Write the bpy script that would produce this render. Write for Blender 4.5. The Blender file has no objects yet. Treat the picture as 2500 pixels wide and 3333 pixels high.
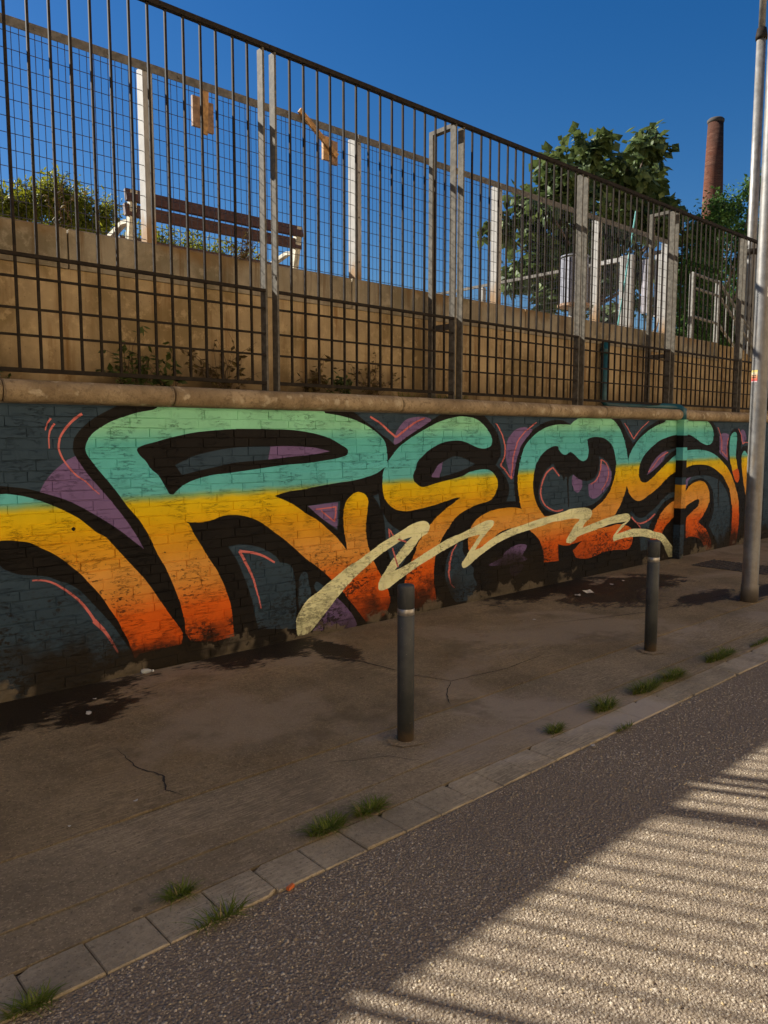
import bpy, bmesh, math, random
import numpy as np
from mathutils import Vector, Matrix, noise as mnoise
from mathutils.geometry import delaunay_2d_cdt
R = random.Random(7)
NR = np.random.default_rng(7)
S = bpy.context.scene
COL = S.collection
rad = math.radians

# ------------------------------------------------------------------ camera, sky, sun, exposure
cam_d = bpy.data.cameras.new('camera'); cam = bpy.data.objects.new('camera', cam_d); COL.objects.link(cam)
YAW, PITCH = rad(48.058), rad(5.699)
FW = Vector((math.cos(YAW) * math.cos(PITCH), math.sin(YAW) * math.cos(PITCH), -math.sin(PITCH)))
cam.location = (0, 0, 1.6)
cam.rotation_euler = FW.to_track_quat('-Z', 'Y').to_euler()
cam_d.sensor_fit = 'HORIZONTAL'; cam_d.sensor_width = 36; cam_d.lens = 36.0
cam_d.clip_start = 0.05; cam_d.clip_end = 2000
S.camera = cam

SUN_EL, SUN_AZ = rad(34.0), rad(120.0)          # azimuth counted from +x towards +y
SUN = Vector((math.cos(SUN_AZ) * math.cos(SUN_EL), math.sin(SUN_AZ) * math.cos(SUN_EL), math.sin(SUN_EL)))
W = bpy.data.worlds.new('World'); S.world = W; W.use_nodes = True
wn = W.node_tree; bg = wn.nodes['Background']
sky = wn.nodes.new('ShaderNodeTexSky'); sky.sky_type = 'NISHITA'; sky.sun_disc = False
sky.sun_elevation = SUN_EL; sky.sun_rotation = math.atan2(SUN.x, SUN.y)
sky.altitude = 100; sky.air_density = 1.25; sky.dust_density = 0.5; sky.ozone_density = 6.0
hs = wn.nodes.new('ShaderNodeHueSaturation'); hs.inputs['Saturation'].default_value = 1.3; hs.inputs['Value'].default_value = 0.82; hs.inputs['Hue'].default_value = 0.508
wn.links.new(sky.outputs[0], hs.inputs['Color']); wn.links.new(hs.outputs[0], bg.inputs[0]); bg.inputs[1].default_value = 0.05
sun_d = bpy.data.lights.new('sun', 'SUN'); sun = bpy.data.objects.new('sun', sun_d); COL.objects.link(sun)
sun_d.energy = 5.0; sun_d.angle = rad(0.55); sun_d.color = (1.0, 0.95, 0.87)
sun.rotation_euler = (-SUN).to_track_quat('-Z', 'Y').to_euler(); sun.location = (-6, 12, 12)
S.view_settings.view_transform = 'Standard'; S.view_settings.look = 'None'
S.view_settings.gamma = 1.0; S.view_settings.exposure = 1.22; S.view_settings.use_curve_mapping = False

# ------------------------------------------------------------------ helpers
class NT:
    def __init__(s, name):
        s.m = bpy.data.materials.new(name); s.m.use_nodes = True
        s.t = s.m.node_tree; s.b = s.t.nodes['Principled BSDF']
        s._p = None
    def new(s, ty, **kw):
        n = s.t.nodes.new(ty)
        for k, v in kw.items(): setattr(n, k, v)
        return n
    def put(s, sock, v):
        if isinstance(v, bpy.types.NodeSocket): s.t.links.new(v, sock)
        elif isinstance(v, (tuple, list)) and len(v) == 3 and sock.type == 'RGBA': sock.default_value = (*v, 1)
        else: sock.default_value = v
    def pos(s):
        if s._p is None: s._p = s.new('ShaderNodeNewGeometry').outputs['Position']
        return s._p
    def obj(s): return s.new('ShaderNodeTexCoord').outputs['Object']
    def math(s, op, a, b=0.0, clamp=False):
        n = s.new('ShaderNodeMath', operation=op, use_clamp=clamp); s.put(n.inputs[0], a); s.put(n.inputs[1], b); return n.outputs[0]
    def vmul(s, v, f):
        n = s.new('ShaderNodeVectorMath', operation='MULTIPLY'); s.put(n.inputs[0], v); n.inputs[1].default_value = f; return n.outputs[0]
    def sep(s, v):
        n = s.new('ShaderNodeSeparateXYZ'); s.put(n.inputs[0], v); return n.outputs
    def noise(s, scale, detail=4, vec=None, rough=0.55, dist=0.0):
        n = s.new('ShaderNodeTexNoise'); s.put(n.inputs['Vector'], vec if vec is not None else s.pos())
        n.inputs['Scale'].default_value = scale; n.inputs['Detail'].default_value = detail
        n.inputs['Roughness'].default_value = rough; n.inputs['Distortion'].default_value = dist
        return n.outputs[0]
    def voro(s, scale, vec=None, feature='F1', out=0):
        n = s.new('ShaderNodeTexVoronoi', feature=feature); s.put(n.inputs['Vector'], vec if vec is not None else s.pos())
        n.inputs['Scale'].default_value = scale; return n.outputs[out]
    def mr(s, v, a, b, c=0.0, d=1.0, smooth=True):
        n = s.new('ShaderNodeMapRange', interpolation_type='SMOOTHSTEP' if smooth else 'LINEAR')
        s.put(n.inputs[0], v)
        for i, q in enumerate((a, b, c, d)): s.put(n.inputs[i + 1], q)
        return n.outputs[0]
    def ramp(s, fac, stops, interp='LINEAR'):
        n = s.new('ShaderNodeValToRGB'); s.put(n.inputs[0], fac); cr = n.color_ramp; cr.interpolation = interp
        while len(cr.elements) < len(stops): cr.elements.new(0.5)
        for e, (p, c) in zip(cr.elements, stops): e.position = p; e.color = (*c, 1)
        return n.outputs[0]
    def mix(s, f, a, b, mode='MIX'):
        n = s.new('ShaderNodeMix', data_type='RGBA', blend_type=mode)
        s.put(n.inputs[0], f); s.put(n.inputs[6], a); s.put(n.inputs[7], b); return n.outputs[2]
    def bump(s, h, strength=0.3, dist=0.01, normal=None):
        n = s.new('ShaderNodeBump'); n.inputs['Strength'].default_value = strength; n.inputs['Distance'].default_value = dist
        s.put(n.inputs['Height'], h)
        if normal is not None: s.put(n.inputs['Normal'], normal)
        return n.outputs[0]
    def out(s, col=None, rough=0.7, metal=0.0, normal=None, spec=None):
        if col is not None: s.put(s.b.inputs['Base Color'], col)
        s.put(s.b.inputs['Roughness'], rough); s.put(s.b.inputs['Metallic'], metal)
        if normal is not None: s.put(s.b.inputs['Normal'], normal)
        if spec is not None: s.put(s.b.inputs['Specular IOR Level'], spec)
        return s.m

def simple(name, col, rough=0.6, metal=0.0, var=0.25, scale=14, bump=0.15, bscale=60, bdist=0.004, stain=None, stain_amt=0.4):
    n = NT(name)
    f = n.noise(scale, 5)
    c = n.mix(n.mr(f, 0.3, 0.7), tuple(v * (1 - var) for v in col), tuple(min(1, v * (1 + var)) for v in col))
    if stain: c = n.mix(n.mr(n.noise(scale * 0.37, 6, rough=0.7), 0.52, 0.68, 0, stain_amt), c, stain)
    return n.out(c, rough, metal, n.bump(n.noise(bscale, 3), bump, bdist) if bump else None)

class MB:
    def __init__(s): s.v = []; s.f = []; s.mi = []
    def add(s, vs, fs, mi=0):
        o = len(s.v); s.v.extend(vs); s.f.extend(tuple(i + o for i in f) for f in fs); s.mi.extend([mi] * len(fs))
    def box(s, a, b, mi=0, ch=0.0):
        (x0, y0, z0), (x1, y1, z1) = a, b
        if ch <= 0:
            s.add([(x0,y0,z0),(x1,y0,z0),(x1,y1,z0),(x0,y1,z0),(x0,y0,z1),(x1,y0,z1),(x1,y1,z1),(x0,y1,z1)],
                  [(0,3,2,1),(4,5,6,7),(0,1,5,4),(1,2,6,5),(2,3,7,6),(3,0,4,7)], mi)
        else:                                    # chamfered all round the top
            c = ch
            s.add([(x0,y0,z0),(x1,y0,z0),(x1,y1,z0),(x0,y1,z0),(x0,y0,z1-c),(x1,y0,z1-c),(x1,y1,z1-c),(x0,y1,z1-c),
                   (x0+c,y0+c,z1),(x1-c,y0+c,z1),(x1-c,y1-c,z1),(x0+c,y1-c,z1)],
                  [(0,3,2,1),(8,9,10,11)] + [(i,(i+1)%4,(i+1)%4+4,i+4) for i in range(4)] + [(i+4,(i+1)%4+4,(i+1)%4+8,i+8) for i in range(4)], mi)
        return s
    def beam(s, p, q, w, d, up=(0, 0, 1), mi=0):
        p, q = Vector(p), Vector(q); t = (q - p).normalized(); u = Vector(up)
        if abs(t.dot(u)) > 0.97: u = Vector((0, 1, 0))
        a = t.cross(u).normalized() * (w / 2); b = a.cross(t).normalized() * (d / 2)
        vs = [tuple(c + i * a + j * b) for c in (p, q) for i, j in ((-1,-1),(1,-1),(1,1),(-1,1))]
        s.add(vs, [(0,3,2,1),(4,5,6,7),(0,1,5,4),(1,2,6,5),(2,3,7,6),(3,0,4,7)], mi); return s
    def tube(s, pts, r, n=8, cap=True, mi=0):
        pts = [Vector(p) for p in pts]; rr = r if isinstance(r, (list, tuple)) else [r] * len(pts); o = len(s.v); prev = None
        for i, p in enumerate(pts):
            t = (pts[min(i + 1, len(pts) - 1)] - pts[max(i - 1, 0)]).normalized()
            a = prev if prev is not None else (Vector((1, 0, 0)) if abs(t.x) < 0.9 else Vector((0, 1, 0)))
            a = (a - t * a.dot(t)).normalized(); prev = a; b = t.cross(a)
            for k in range(n):
                g = 2 * math.pi * k / n; s.v.append(tuple(p + (a * math.cos(g) + b * math.sin(g)) * rr[i]))
        fs = []
        for i in range(len(pts) - 1):
            for k in range(n): fs.append((o+i*n+k, o+i*n+(k+1)%n, o+(i+1)*n+(k+1)%n, o+(i+1)*n+k))
        if cap: fs += [tuple(o + k for k in reversed(range(n))), tuple(o + (len(pts)-1)*n + k for k in range(n))]
        s.f.extend(fs); s.mi.extend([mi] * len(fs)); return s
    def lathe(s, prof, c=(0, 0), n=24, mi=0):
        return s.tube([(c[0], c[1], z) for r, z in prof], [r for r, z in prof], n, True, mi)
    def prism(s, poly, axis, a, b, mi=0):
        n = len(poly)
        def P(u, v, w): return {'x': (w, u, v), 'y': (u, w, v), 'z': (u, v, w)}[axis]
        vs = [P(u, v, a) for u, v in poly] + [P(u, v, b) for u, v in poly]
        s.add(vs, [tuple(range(n)), tuple(reversed(range(n, 2 * n)))] + [(i, i + n, (i + 1) % n + n, (i + 1) % n) for i in range(n)], mi); return s
    def mesh(s, name, mats, smooth=False):
        me = bpy.data.meshes.new(name); me.from_pydata(s.v, [], s.f)
        for m in (mats if isinstance(mats, (list, tuple)) else [mats]): me.materials.append(m)
        if any(s.mi): me.polygons.foreach_set('material_index', s.mi)
        if smooth: me.polygons.foreach_set('use_smooth', [True] * len(me.polygons))
        bm = bmesh.new(); bm.from_mesh(me); bmesh.ops.recalc_face_normals(bm, faces=bm.faces); bm.to_mesh(me); bm.free()
        return me
    def build(s, name, mats, parent=None, smooth=False): return link(name, s.mesh(name, mats, smooth), parent)

def link(name, me, parent=None, loc=None):
    o = bpy.data.objects.new(name, me); COL.objects.link(o)
    if parent is not None:
        o.parent = parent
        if parent.location.length > 0: o.matrix_parent_inverse = Matrix.Translation(parent.location).inverted()
    if loc is not None: o.location = loc
    return o
def tag(o, label=None, cat=None, group=None, kind=None):
    if label: o['label'] = label
    if cat: o['category'] = cat
    if group: o['group'] = group
    if kind: o['kind'] = kind
    return o
def empty(name, loc, label=None, cat=None, group=None, kind=None):
    o = bpy.data.objects.new(name, None); COL.objects.link(o); o.location = loc; o.empty_display_size = 0.2
    return tag(o, label, cat, group, kind)
def copy_tree(o, parent=None):
    c = o.copy(); COL.objects.link(c); c.parent = parent
    for ch in o.children: copy_tree(ch, c)
    return c

# ------------------------------------------------------------------ ground, road, kerb, pavement
WY = 4.872                                        # face of the brick wall
def m_asphalt():
    n = NT('asphalt'); p = n.pos()
    v = n.voro(95, out=1); d = n.voro(95)
    g = n.mix(n.mr(n.sep(v)[0], 0.2, 1.0), (0.20, 0.153, 0.110), (0.36, 0.29, 0.21))
    c = n.mix(n.mr(d, 0.25, 0.62), g, (0.215, 0.164, 0.107))
    c = n.mix(n.mr(n.noise(1.3, 5), 0.35, 0.7, 0, 0.35), c, (0.18, 0.137, 0.098))
    return n.out(c, 0.9, 0, n.bump(n.math('SUBTRACT', n.noise(160, 3), d), 0.9, 0.008), spec=0.25)
def m_stones():
    n = NT('asphalt_aggregate')
    a = n.new('ShaderNodeAttribute', attribute_name='tone'); t = a.outputs['Fac']
    c = n.ramp(t, [(0, (0.24, 0.19, 0.128)), (0.35, (0.32, 0.262, 0.182)), (0.7, (0.41, 0.345, 0.252)), (0.9, (0.52, 0.45, 0.345)), (0.97, (0.52, 0.40, 0.21))])
    c = n.mix(n.mr(n.noise(240, 3), 0.3, 0.7, 0, 0.4), c, (0.17, 0.13, 0.095))
    c = n.mix(n.mr(n.noise(0.8, 5, rough=.6), 0.42, 0.68, 0, 0.45), c, (0.15, 0.112, 0.075)); c = n.mix(n.mr(n.noise(4.5, 4), 0.62, 0.72, 0, 0.35), c, (0.10, 0.075, 0.05))
    return n.out(c, 0.9, 0, n.bump(n.noise(420, 2), 0.4, 0.002), spec=0.12)
def m_concrete(name, col, wet=(), agg=0.5, damp=(0.014, 0.010, 0.006)):
    n = NT(name); x, y, z = n.sep(n.pos())
    f = n.noise(2.2, 7, rough=0.62); g = n.noise(38, 5, rough=0.7); h = n.voro(170, out=1)
    c = n.mix(n.mr(f, 0.3, 0.72), tuple(v * 0.72 for v in col), tuple(v * 1.22 for v in col))
    c = n.mix(n.mr(g, 0.38, 0.7, 0, 0.55), c, tuple(v * 0.5 for v in col))
    c = n.mix(n.mr(n.sep(h)[0], 0.75, 1.0, 0, agg), c, tuple(min(1, v * 1.9) for v in col))
    st = n.noise(9, 6, vec=n.vmul(n.pos(), (0.35, 1.6, 1)), rough=0.7)
    c = n.mix(n.mr(st, 0.55, 0.75, 0, 0.35), c, tuple(v * 1.5 for v in col))
    c = n.mix(n.mr(n.noise(0.9, 4), 0.5, 0.75, 0, 0.4), c, (col[0] * 0.75, col[1] * 0.62, col[2] * 0.45))
    c = n.mix(n.mr(n.noise(62, 3, rough=.7), 0.58, 0.68, 0, 0.75), c, tuple(v * 0.35 for v in col)); c = n.mix(n.mr(n.noise(26, 4, rough=.75), 0.60, 0.70, 0, 0.5), c, tuple(v * 0.45 for v in col))
    gum = n.voro(2.6); c = n.mix(n.mr(gum, 0.055, 0.04, 0, 0.6), c, tuple(v * .3 for v in col)); c = n.mix(n.mr(n.noise(0.62, 5, rough=.6, dist=.4), 0.50, 0.60, 0, 0.7), c, (col[0] * 1.3, col[1] * 1.35, col[2] * 1.6)); c = n.mix(n.mr(n.noise(1.7, 5, rough=.65), 0.54, 0.66, 0, 0.65), c, tuple(v * .58 for v in col))
    sc = n.noise(70, 3, vec=n.vmul(n.pos(), (0.16, 1.5, 1)), rough=0.6); c = n.mix(n.math('MULTIPLY', n.mr(sc, 0.48, 0.62, 0, 0.55), n.mr(n.noise(1.05, 3, dist=0.6), 0.5, 0.6)), c, tuple(min(1, v * 1.55) for v in col))
    rough = 0.9
    if wet:
        fac = None; nz = n.math('MULTIPLY', n.math('SUBTRACT', n.noise(3.2, 7, rough=0.68), 0.5), 2.1)
        nz2 = n.math('MULTIPLY', n.math('SUBTRACT', n.noise(22, 4, vec=n.vmul(n.pos(), (0.5, 1.5, 1))), 0.5), 1.1)
        nz = n.math('ADD', nz, nz2)
        for cx, cy, rx, ry in wet:
            dx = n.math('DIVIDE', n.math('SUBTRACT', x, cx), rx); dy = n.math('DIVIDE', n.math('SUBTRACT', y, cy), ry)
            d = n.math('SQRT', n.math('ADD', n.math('MULTIPLY', dx, dx), n.math('MULTIPLY', dy, dy)))
            e = n.mr(n.math('ADD', d, nz), 1.12, 0.82)
            fac = e if fac is None else n.math('MAXIMUM', fac, e)
        c = n.mix(n.math('MULTIPLY', fac, 0.93), c, damp)
        rough = n.math('SUBTRACT', 0.9, n.math('MULTIPLY', fac, 0.35))
    hgt = n.math('ADD', n.noise(90, 4, rough=0.7), n.math('MULTIPLY', n.noise(7, 4), 0.7))
    return n.out(c, rough, 0, n.bump(hgt, 0.6, 0.009), spec=0.18)
M_asph = m_asphalt(); M_stone = m_stones()
PC = (0.245, 0.178, 0.095)
WET = [(1.30, 4.84, 0.78, 0.50), (0.5, 4.86, 0.6, 0.4), (1.66, 4.36, 0.26, 0.16), (3.05, 4.84, 0.55, 0.34), (3.5, 4.42, 0.16, 0.34), (6.6, 4.82, 1.0, 0.42), (6.75, 4.2, 0.55, 0.5), (7.6, 4.3, 0.7, 0.36), (7.4, 3.45, 0.55, 0.16), (8.2, 3.2, 0.7, 0.16)]
M_pave = m_concrete('worn_concrete', PC, WET)
M_pave2 = m_concrete('rough_concrete', (0.265, 0.202, 0.120), agg=0.45)
M_kerb = m_concrete('kerb_concrete', (0.345, 0.278, 0.178), agg=0.08)
M_grout = simple('sandy_joint', (0.19, 0.14, 0.08), 0.95, var=0.4, scale=40)
M_dark = simple('dark_crack', (0.024, 0.019, 0.014), 0.95)
M_soil = simple('dry_soil', (0.11, 0.075, 0.042), 0.95, var=0.5, scale=20, bump=0.6, bscale=70, bdist=0.02, stain=(0.05, 0.04, 0.02))

g = MB(); g.box((-400, -400, -0.6), (600, 600, -0.10)); o = g.build('ground', M_soil); tag(o, kind='structure')
g = MB(); g.box((-60, -9.0, -0.09), (120, 2.150, -0.006)); road = g.build('road', M_asph); tag(road, 'brown grey asphalt road with exposed pebble aggregate', kind='structure')

# worn aggregate standing proud of the asphalt in the near part of the road: one mass of stones
def stones():
    cs = []
    for (x0, x1, y0, y1, dens, r0, r1) in ((0.1, 3.4, 0.2, 2.145, 7800, 0.0030, 0.0072), (3.4, 6.4, -0.2, 2.145, 3300, 0.0045, 0.0078), (0.1, 5.0, -1.2, 0.2, 900, 0.006, 0.010)):
        k = int((x1 - x0) * (y1 - y0) * dens)
        r = r0 + (r1 - r0) * NR.random(k) ** 2.2
        cs.append(np.stack([NR.uniform(x0, x1, k), NR.uniform(y0, y1, k), r], 1))
    big = int(240); cs.append(np.stack([NR.uniform(0.2, 5, big), NR.uniform(0.2, 2.13, big), NR.uniform(0.007, 0.0115, big)], 1))
    cs = np.concatenate(cs); K = len(cs); n = 5
    ang = np.arange(n) * 2 * np.pi / n + NR.uniform(0, 7, (K, 1)); jit = NR.uniform(0.62, 1.3, (K, n))
    el = NR.uniform(0.65, 1.0, (K, 1)); th = NR.uniform(0, np.pi, (K, 1))
    u = np.cos(ang) * jit * cs[:, 2:3]; w = np.sin(ang) * jit * cs[:, 2:3] * el
    X = u * np.cos(th) - w * np.sin(th); Y = u * np.sin(th) + w * np.cos(th)
    h = cs[:, 2:3] * NR.uniform(0.28, 0.75, (K, 1)); tl = NR.uniform(-0.28, 0.28, (K, 2))
    sc = NR.uniform(0.5, 0.78, (K, 1))
    v = np.zeros((K, 2 * n, 3))
    v[:, :n, 0] = cs[:, :1] + X; v[:, :n, 1] = cs[:, 1:2] + Y; v[:, :n, 2] = -0.0075
    v[:, n:, 0] = cs[:, :1] + X * sc; v[:, n:, 1] = cs[:, 1:2] + Y * sc
    v[:, n:, 2] = -0.0068 + h + X * sc * tl[:, :1] + Y * sc * tl[:, 1:]
    base = np.array([[i, (i + 1) % n, (i + 1) % n + n, i + n] for i in range(n)])
    quads = (base[None] + (np.arange(K) * 2 * n)[:, None, None]).reshape(-1, 4)
    tops = (np.arange(n, 2 * n)[None] + (np.arange(K) * 2 * n)[:, None])
    me = bpy.data.meshes.new('aggregate')
    me.vertices.add(K * 2 * n); me.vertices.foreach_set('co', v.reshape(-1))
    nl = quads.size + tops.size; me.loops.add(nl); me.loops.foreach_set('vertex_index', np.concatenate([quads.reshape(-1), tops.reshape(-1)]))
    npol = len(quads) + K; me.polygons.add(npol)
    me.polygons.foreach_set('loop_start', np.concatenate([np.arange(len(quads)) * 4, quads.size + np.arange(K) * n]))
    me.update(calc_edges=True); me.validate()
    at = me.attributes.new('tone', 'FLOAT', 'POINT'); at.data.foreach_set('value', np.repeat(NR.random(K), 2 * n).astype(np.float32))
    me.materials.append(M_stone)
    return link('aggregate', me, road)
tag(stones(), kind='stuff')

# kerb: flat square slabs, each its own piece
kerb = MB().box((-20, 2.150, -0.09), (40, 2.342, -0.016)).build('kerb', M_grout); tag(kerb, 'flush kerb of square grey concrete slabs along the road', kind='structure')
slab_me = []
for k in range(5):
    b = MB(); w, d = 0.1008, 0.092; c = 0.004
    poly = [(-w, -d), (w, -d), (w, d), (-w, d)]
    if k == 1: poly = [(-w, -d), (w, -d), (w, d), (-w + 0.03, d), (-w, d - 0.025)]
    if k == 3: poly = [(-w, -d), (w - 0.04, -d), (w, -d + 0.02), (w, d), (-w, d)]
    n = len(poly); vs = [(x, y, -0.05) for x, y in poly] + [(x, y, -c) for x, y in poly] + [(x * 0.965, y * 0.96, 0) for x, y in poly]
    b.add(vs, [tuple(range(2 * n, 3 * n))] + [(i, (i + 1) % n, (i + 1) % n + n, i + n) for i in range(n)] + [(i + n, (i + 1) % n + n, (i + 1) % n + 2 * n, i + 2 * n) for i in range(n)])
    slab_me.append(b.mesh('kerb_slab', M_kerb))
for i in range(-14, 100):
    o = link('kerb_slab', slab_me[R.choice((0, 0, 0, 2, 4, 1, 3))], kerb, (0.717 + 0.2062 * i, 2.247 + R.uniform(-.002, .002), 0.0 + R.uniform(-.002, .003)))
    o.rotation_euler = (R.uniform(-.012, .012), R.uniform(-.012, .012), R.uniform(-.012, .012) + (math.pi if R.random() < .5 else 0))

# pavement: a broad worn slab and two poured strips along the kerb, with open joints between them
def wavy_strip(name, y0, y1, mat, parent, z=0.0, x0=-14, x1=60, step=0.12, amp=0.006):
    xs = np.arange(x0, x1, step); b = MB()
    def e(y, s): return [y + amp * (mnoise.noise((x * 3.1, s, 0)) + 0.6 * mnoise.noise((x * 11, s, 4))) for x in xs]
    A, B = e(y0, 1.7 + y0), e(y1, 8.3 + y1); n = len(xs)
    vs = [(x, a, z) for x, a in zip(xs, A)] + [(x, c, z) for x, c in zip(xs, B)] + [(x, a, z - .05) for x, a in zip(xs, A)] + [(x, c, z - .05) for x, c in zip(xs, B)]
    fs = []
    for i in range(n - 1): fs += [(i, i + 1, n + i + 1, n + i), (2*n + i, 2*n + i + 1, i + 1, i), (n + i, n + i + 1, 3*n + i + 1, 3*n + i)]
    b.add(vs, fs); return b.build(name, mat, parent)
pave = MB().box((-20, 2.345, -0.09), (60, WY + 0.3, -0.014)).build('pavement', M_dark); tag(pave, 'worn brown concrete pavement with damp patches below the wall', kind='structure')
wavy_strip('paving_strip', 2.346, 2.550, M_pave2, pave, -0.0012)
wavy_strip('paving_strip', 2.564, 3.002, M_pave2, pave, -0.0022)
wavy_strip('paving_strip', 3.021, WY + 0.05, M_pave, pave, -0.0036)
def crack(pts, w, parent=pave, z=-0.0010, jag=0.012):
    P = []
    for a, b in zip(pts, pts[1:]):
        for k in range(8):
            u = k / 8; x = a[0] + (b[0] - a[0]) * u; y = a[1] + (b[1] - a[1]) * u
            P.append((x + jag * mnoise.noise((x * 21, y * 21, 1)), y + jag * mnoise.noise((x * 21, y * 21, 5))))
    b = MB(); vs = []; n = len(P)
    for i, (x, y) in enumerate(P):
        d = Vector((P[min(i+1, n-1)][0] - P[max(i-1, 0)][0], P[min(i+1, n-1)][1] - P[max(i-1, 0)][1])).normalized()
        ww = 1.7 * w * (0.35 + 0.9 * abs(mnoise.noise((x * 40, y * 40, 2)))) * min(1, 4 * i / n + .15, 4 * (n - i) / n)
        vs += [(x - d.y * ww, y + d.x * ww, z), (x + d.y * ww, y - d.x * ww, z)]
    b.add(vs, [(2*i, 2*i+1, 2*i+3, 2*i+2) for i in range(n - 1)]); return b.build('crack', M_dark, parent)
for pts, w in (([(1.52, 3.75), (1.50, 3.45), (1.56, 3.3), (1.50, 3.15), (1.55, 3.02)], .004), ([(3.45, 3.75), (3.6, 3.35), (4.1, 3.28), (4.7, 3.33)], .004),
               ([(3.6, 3.35), (3.4, 3.2), (3.25, 3.02)], .003), ([(3.3, 4.4), (3.45, 4.05), (3.5, 3.72)], .009), ([(5.2, 3.9), (6.4, 3.5), (7.2, 3.45), (9, 3.1)], .005), ([(2.2, 2.9), (2.5, 2.75), (2.6, 2.57)], .002)): crack(pts, w)
# hollow of sandy mortar left round the first bollard

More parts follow.
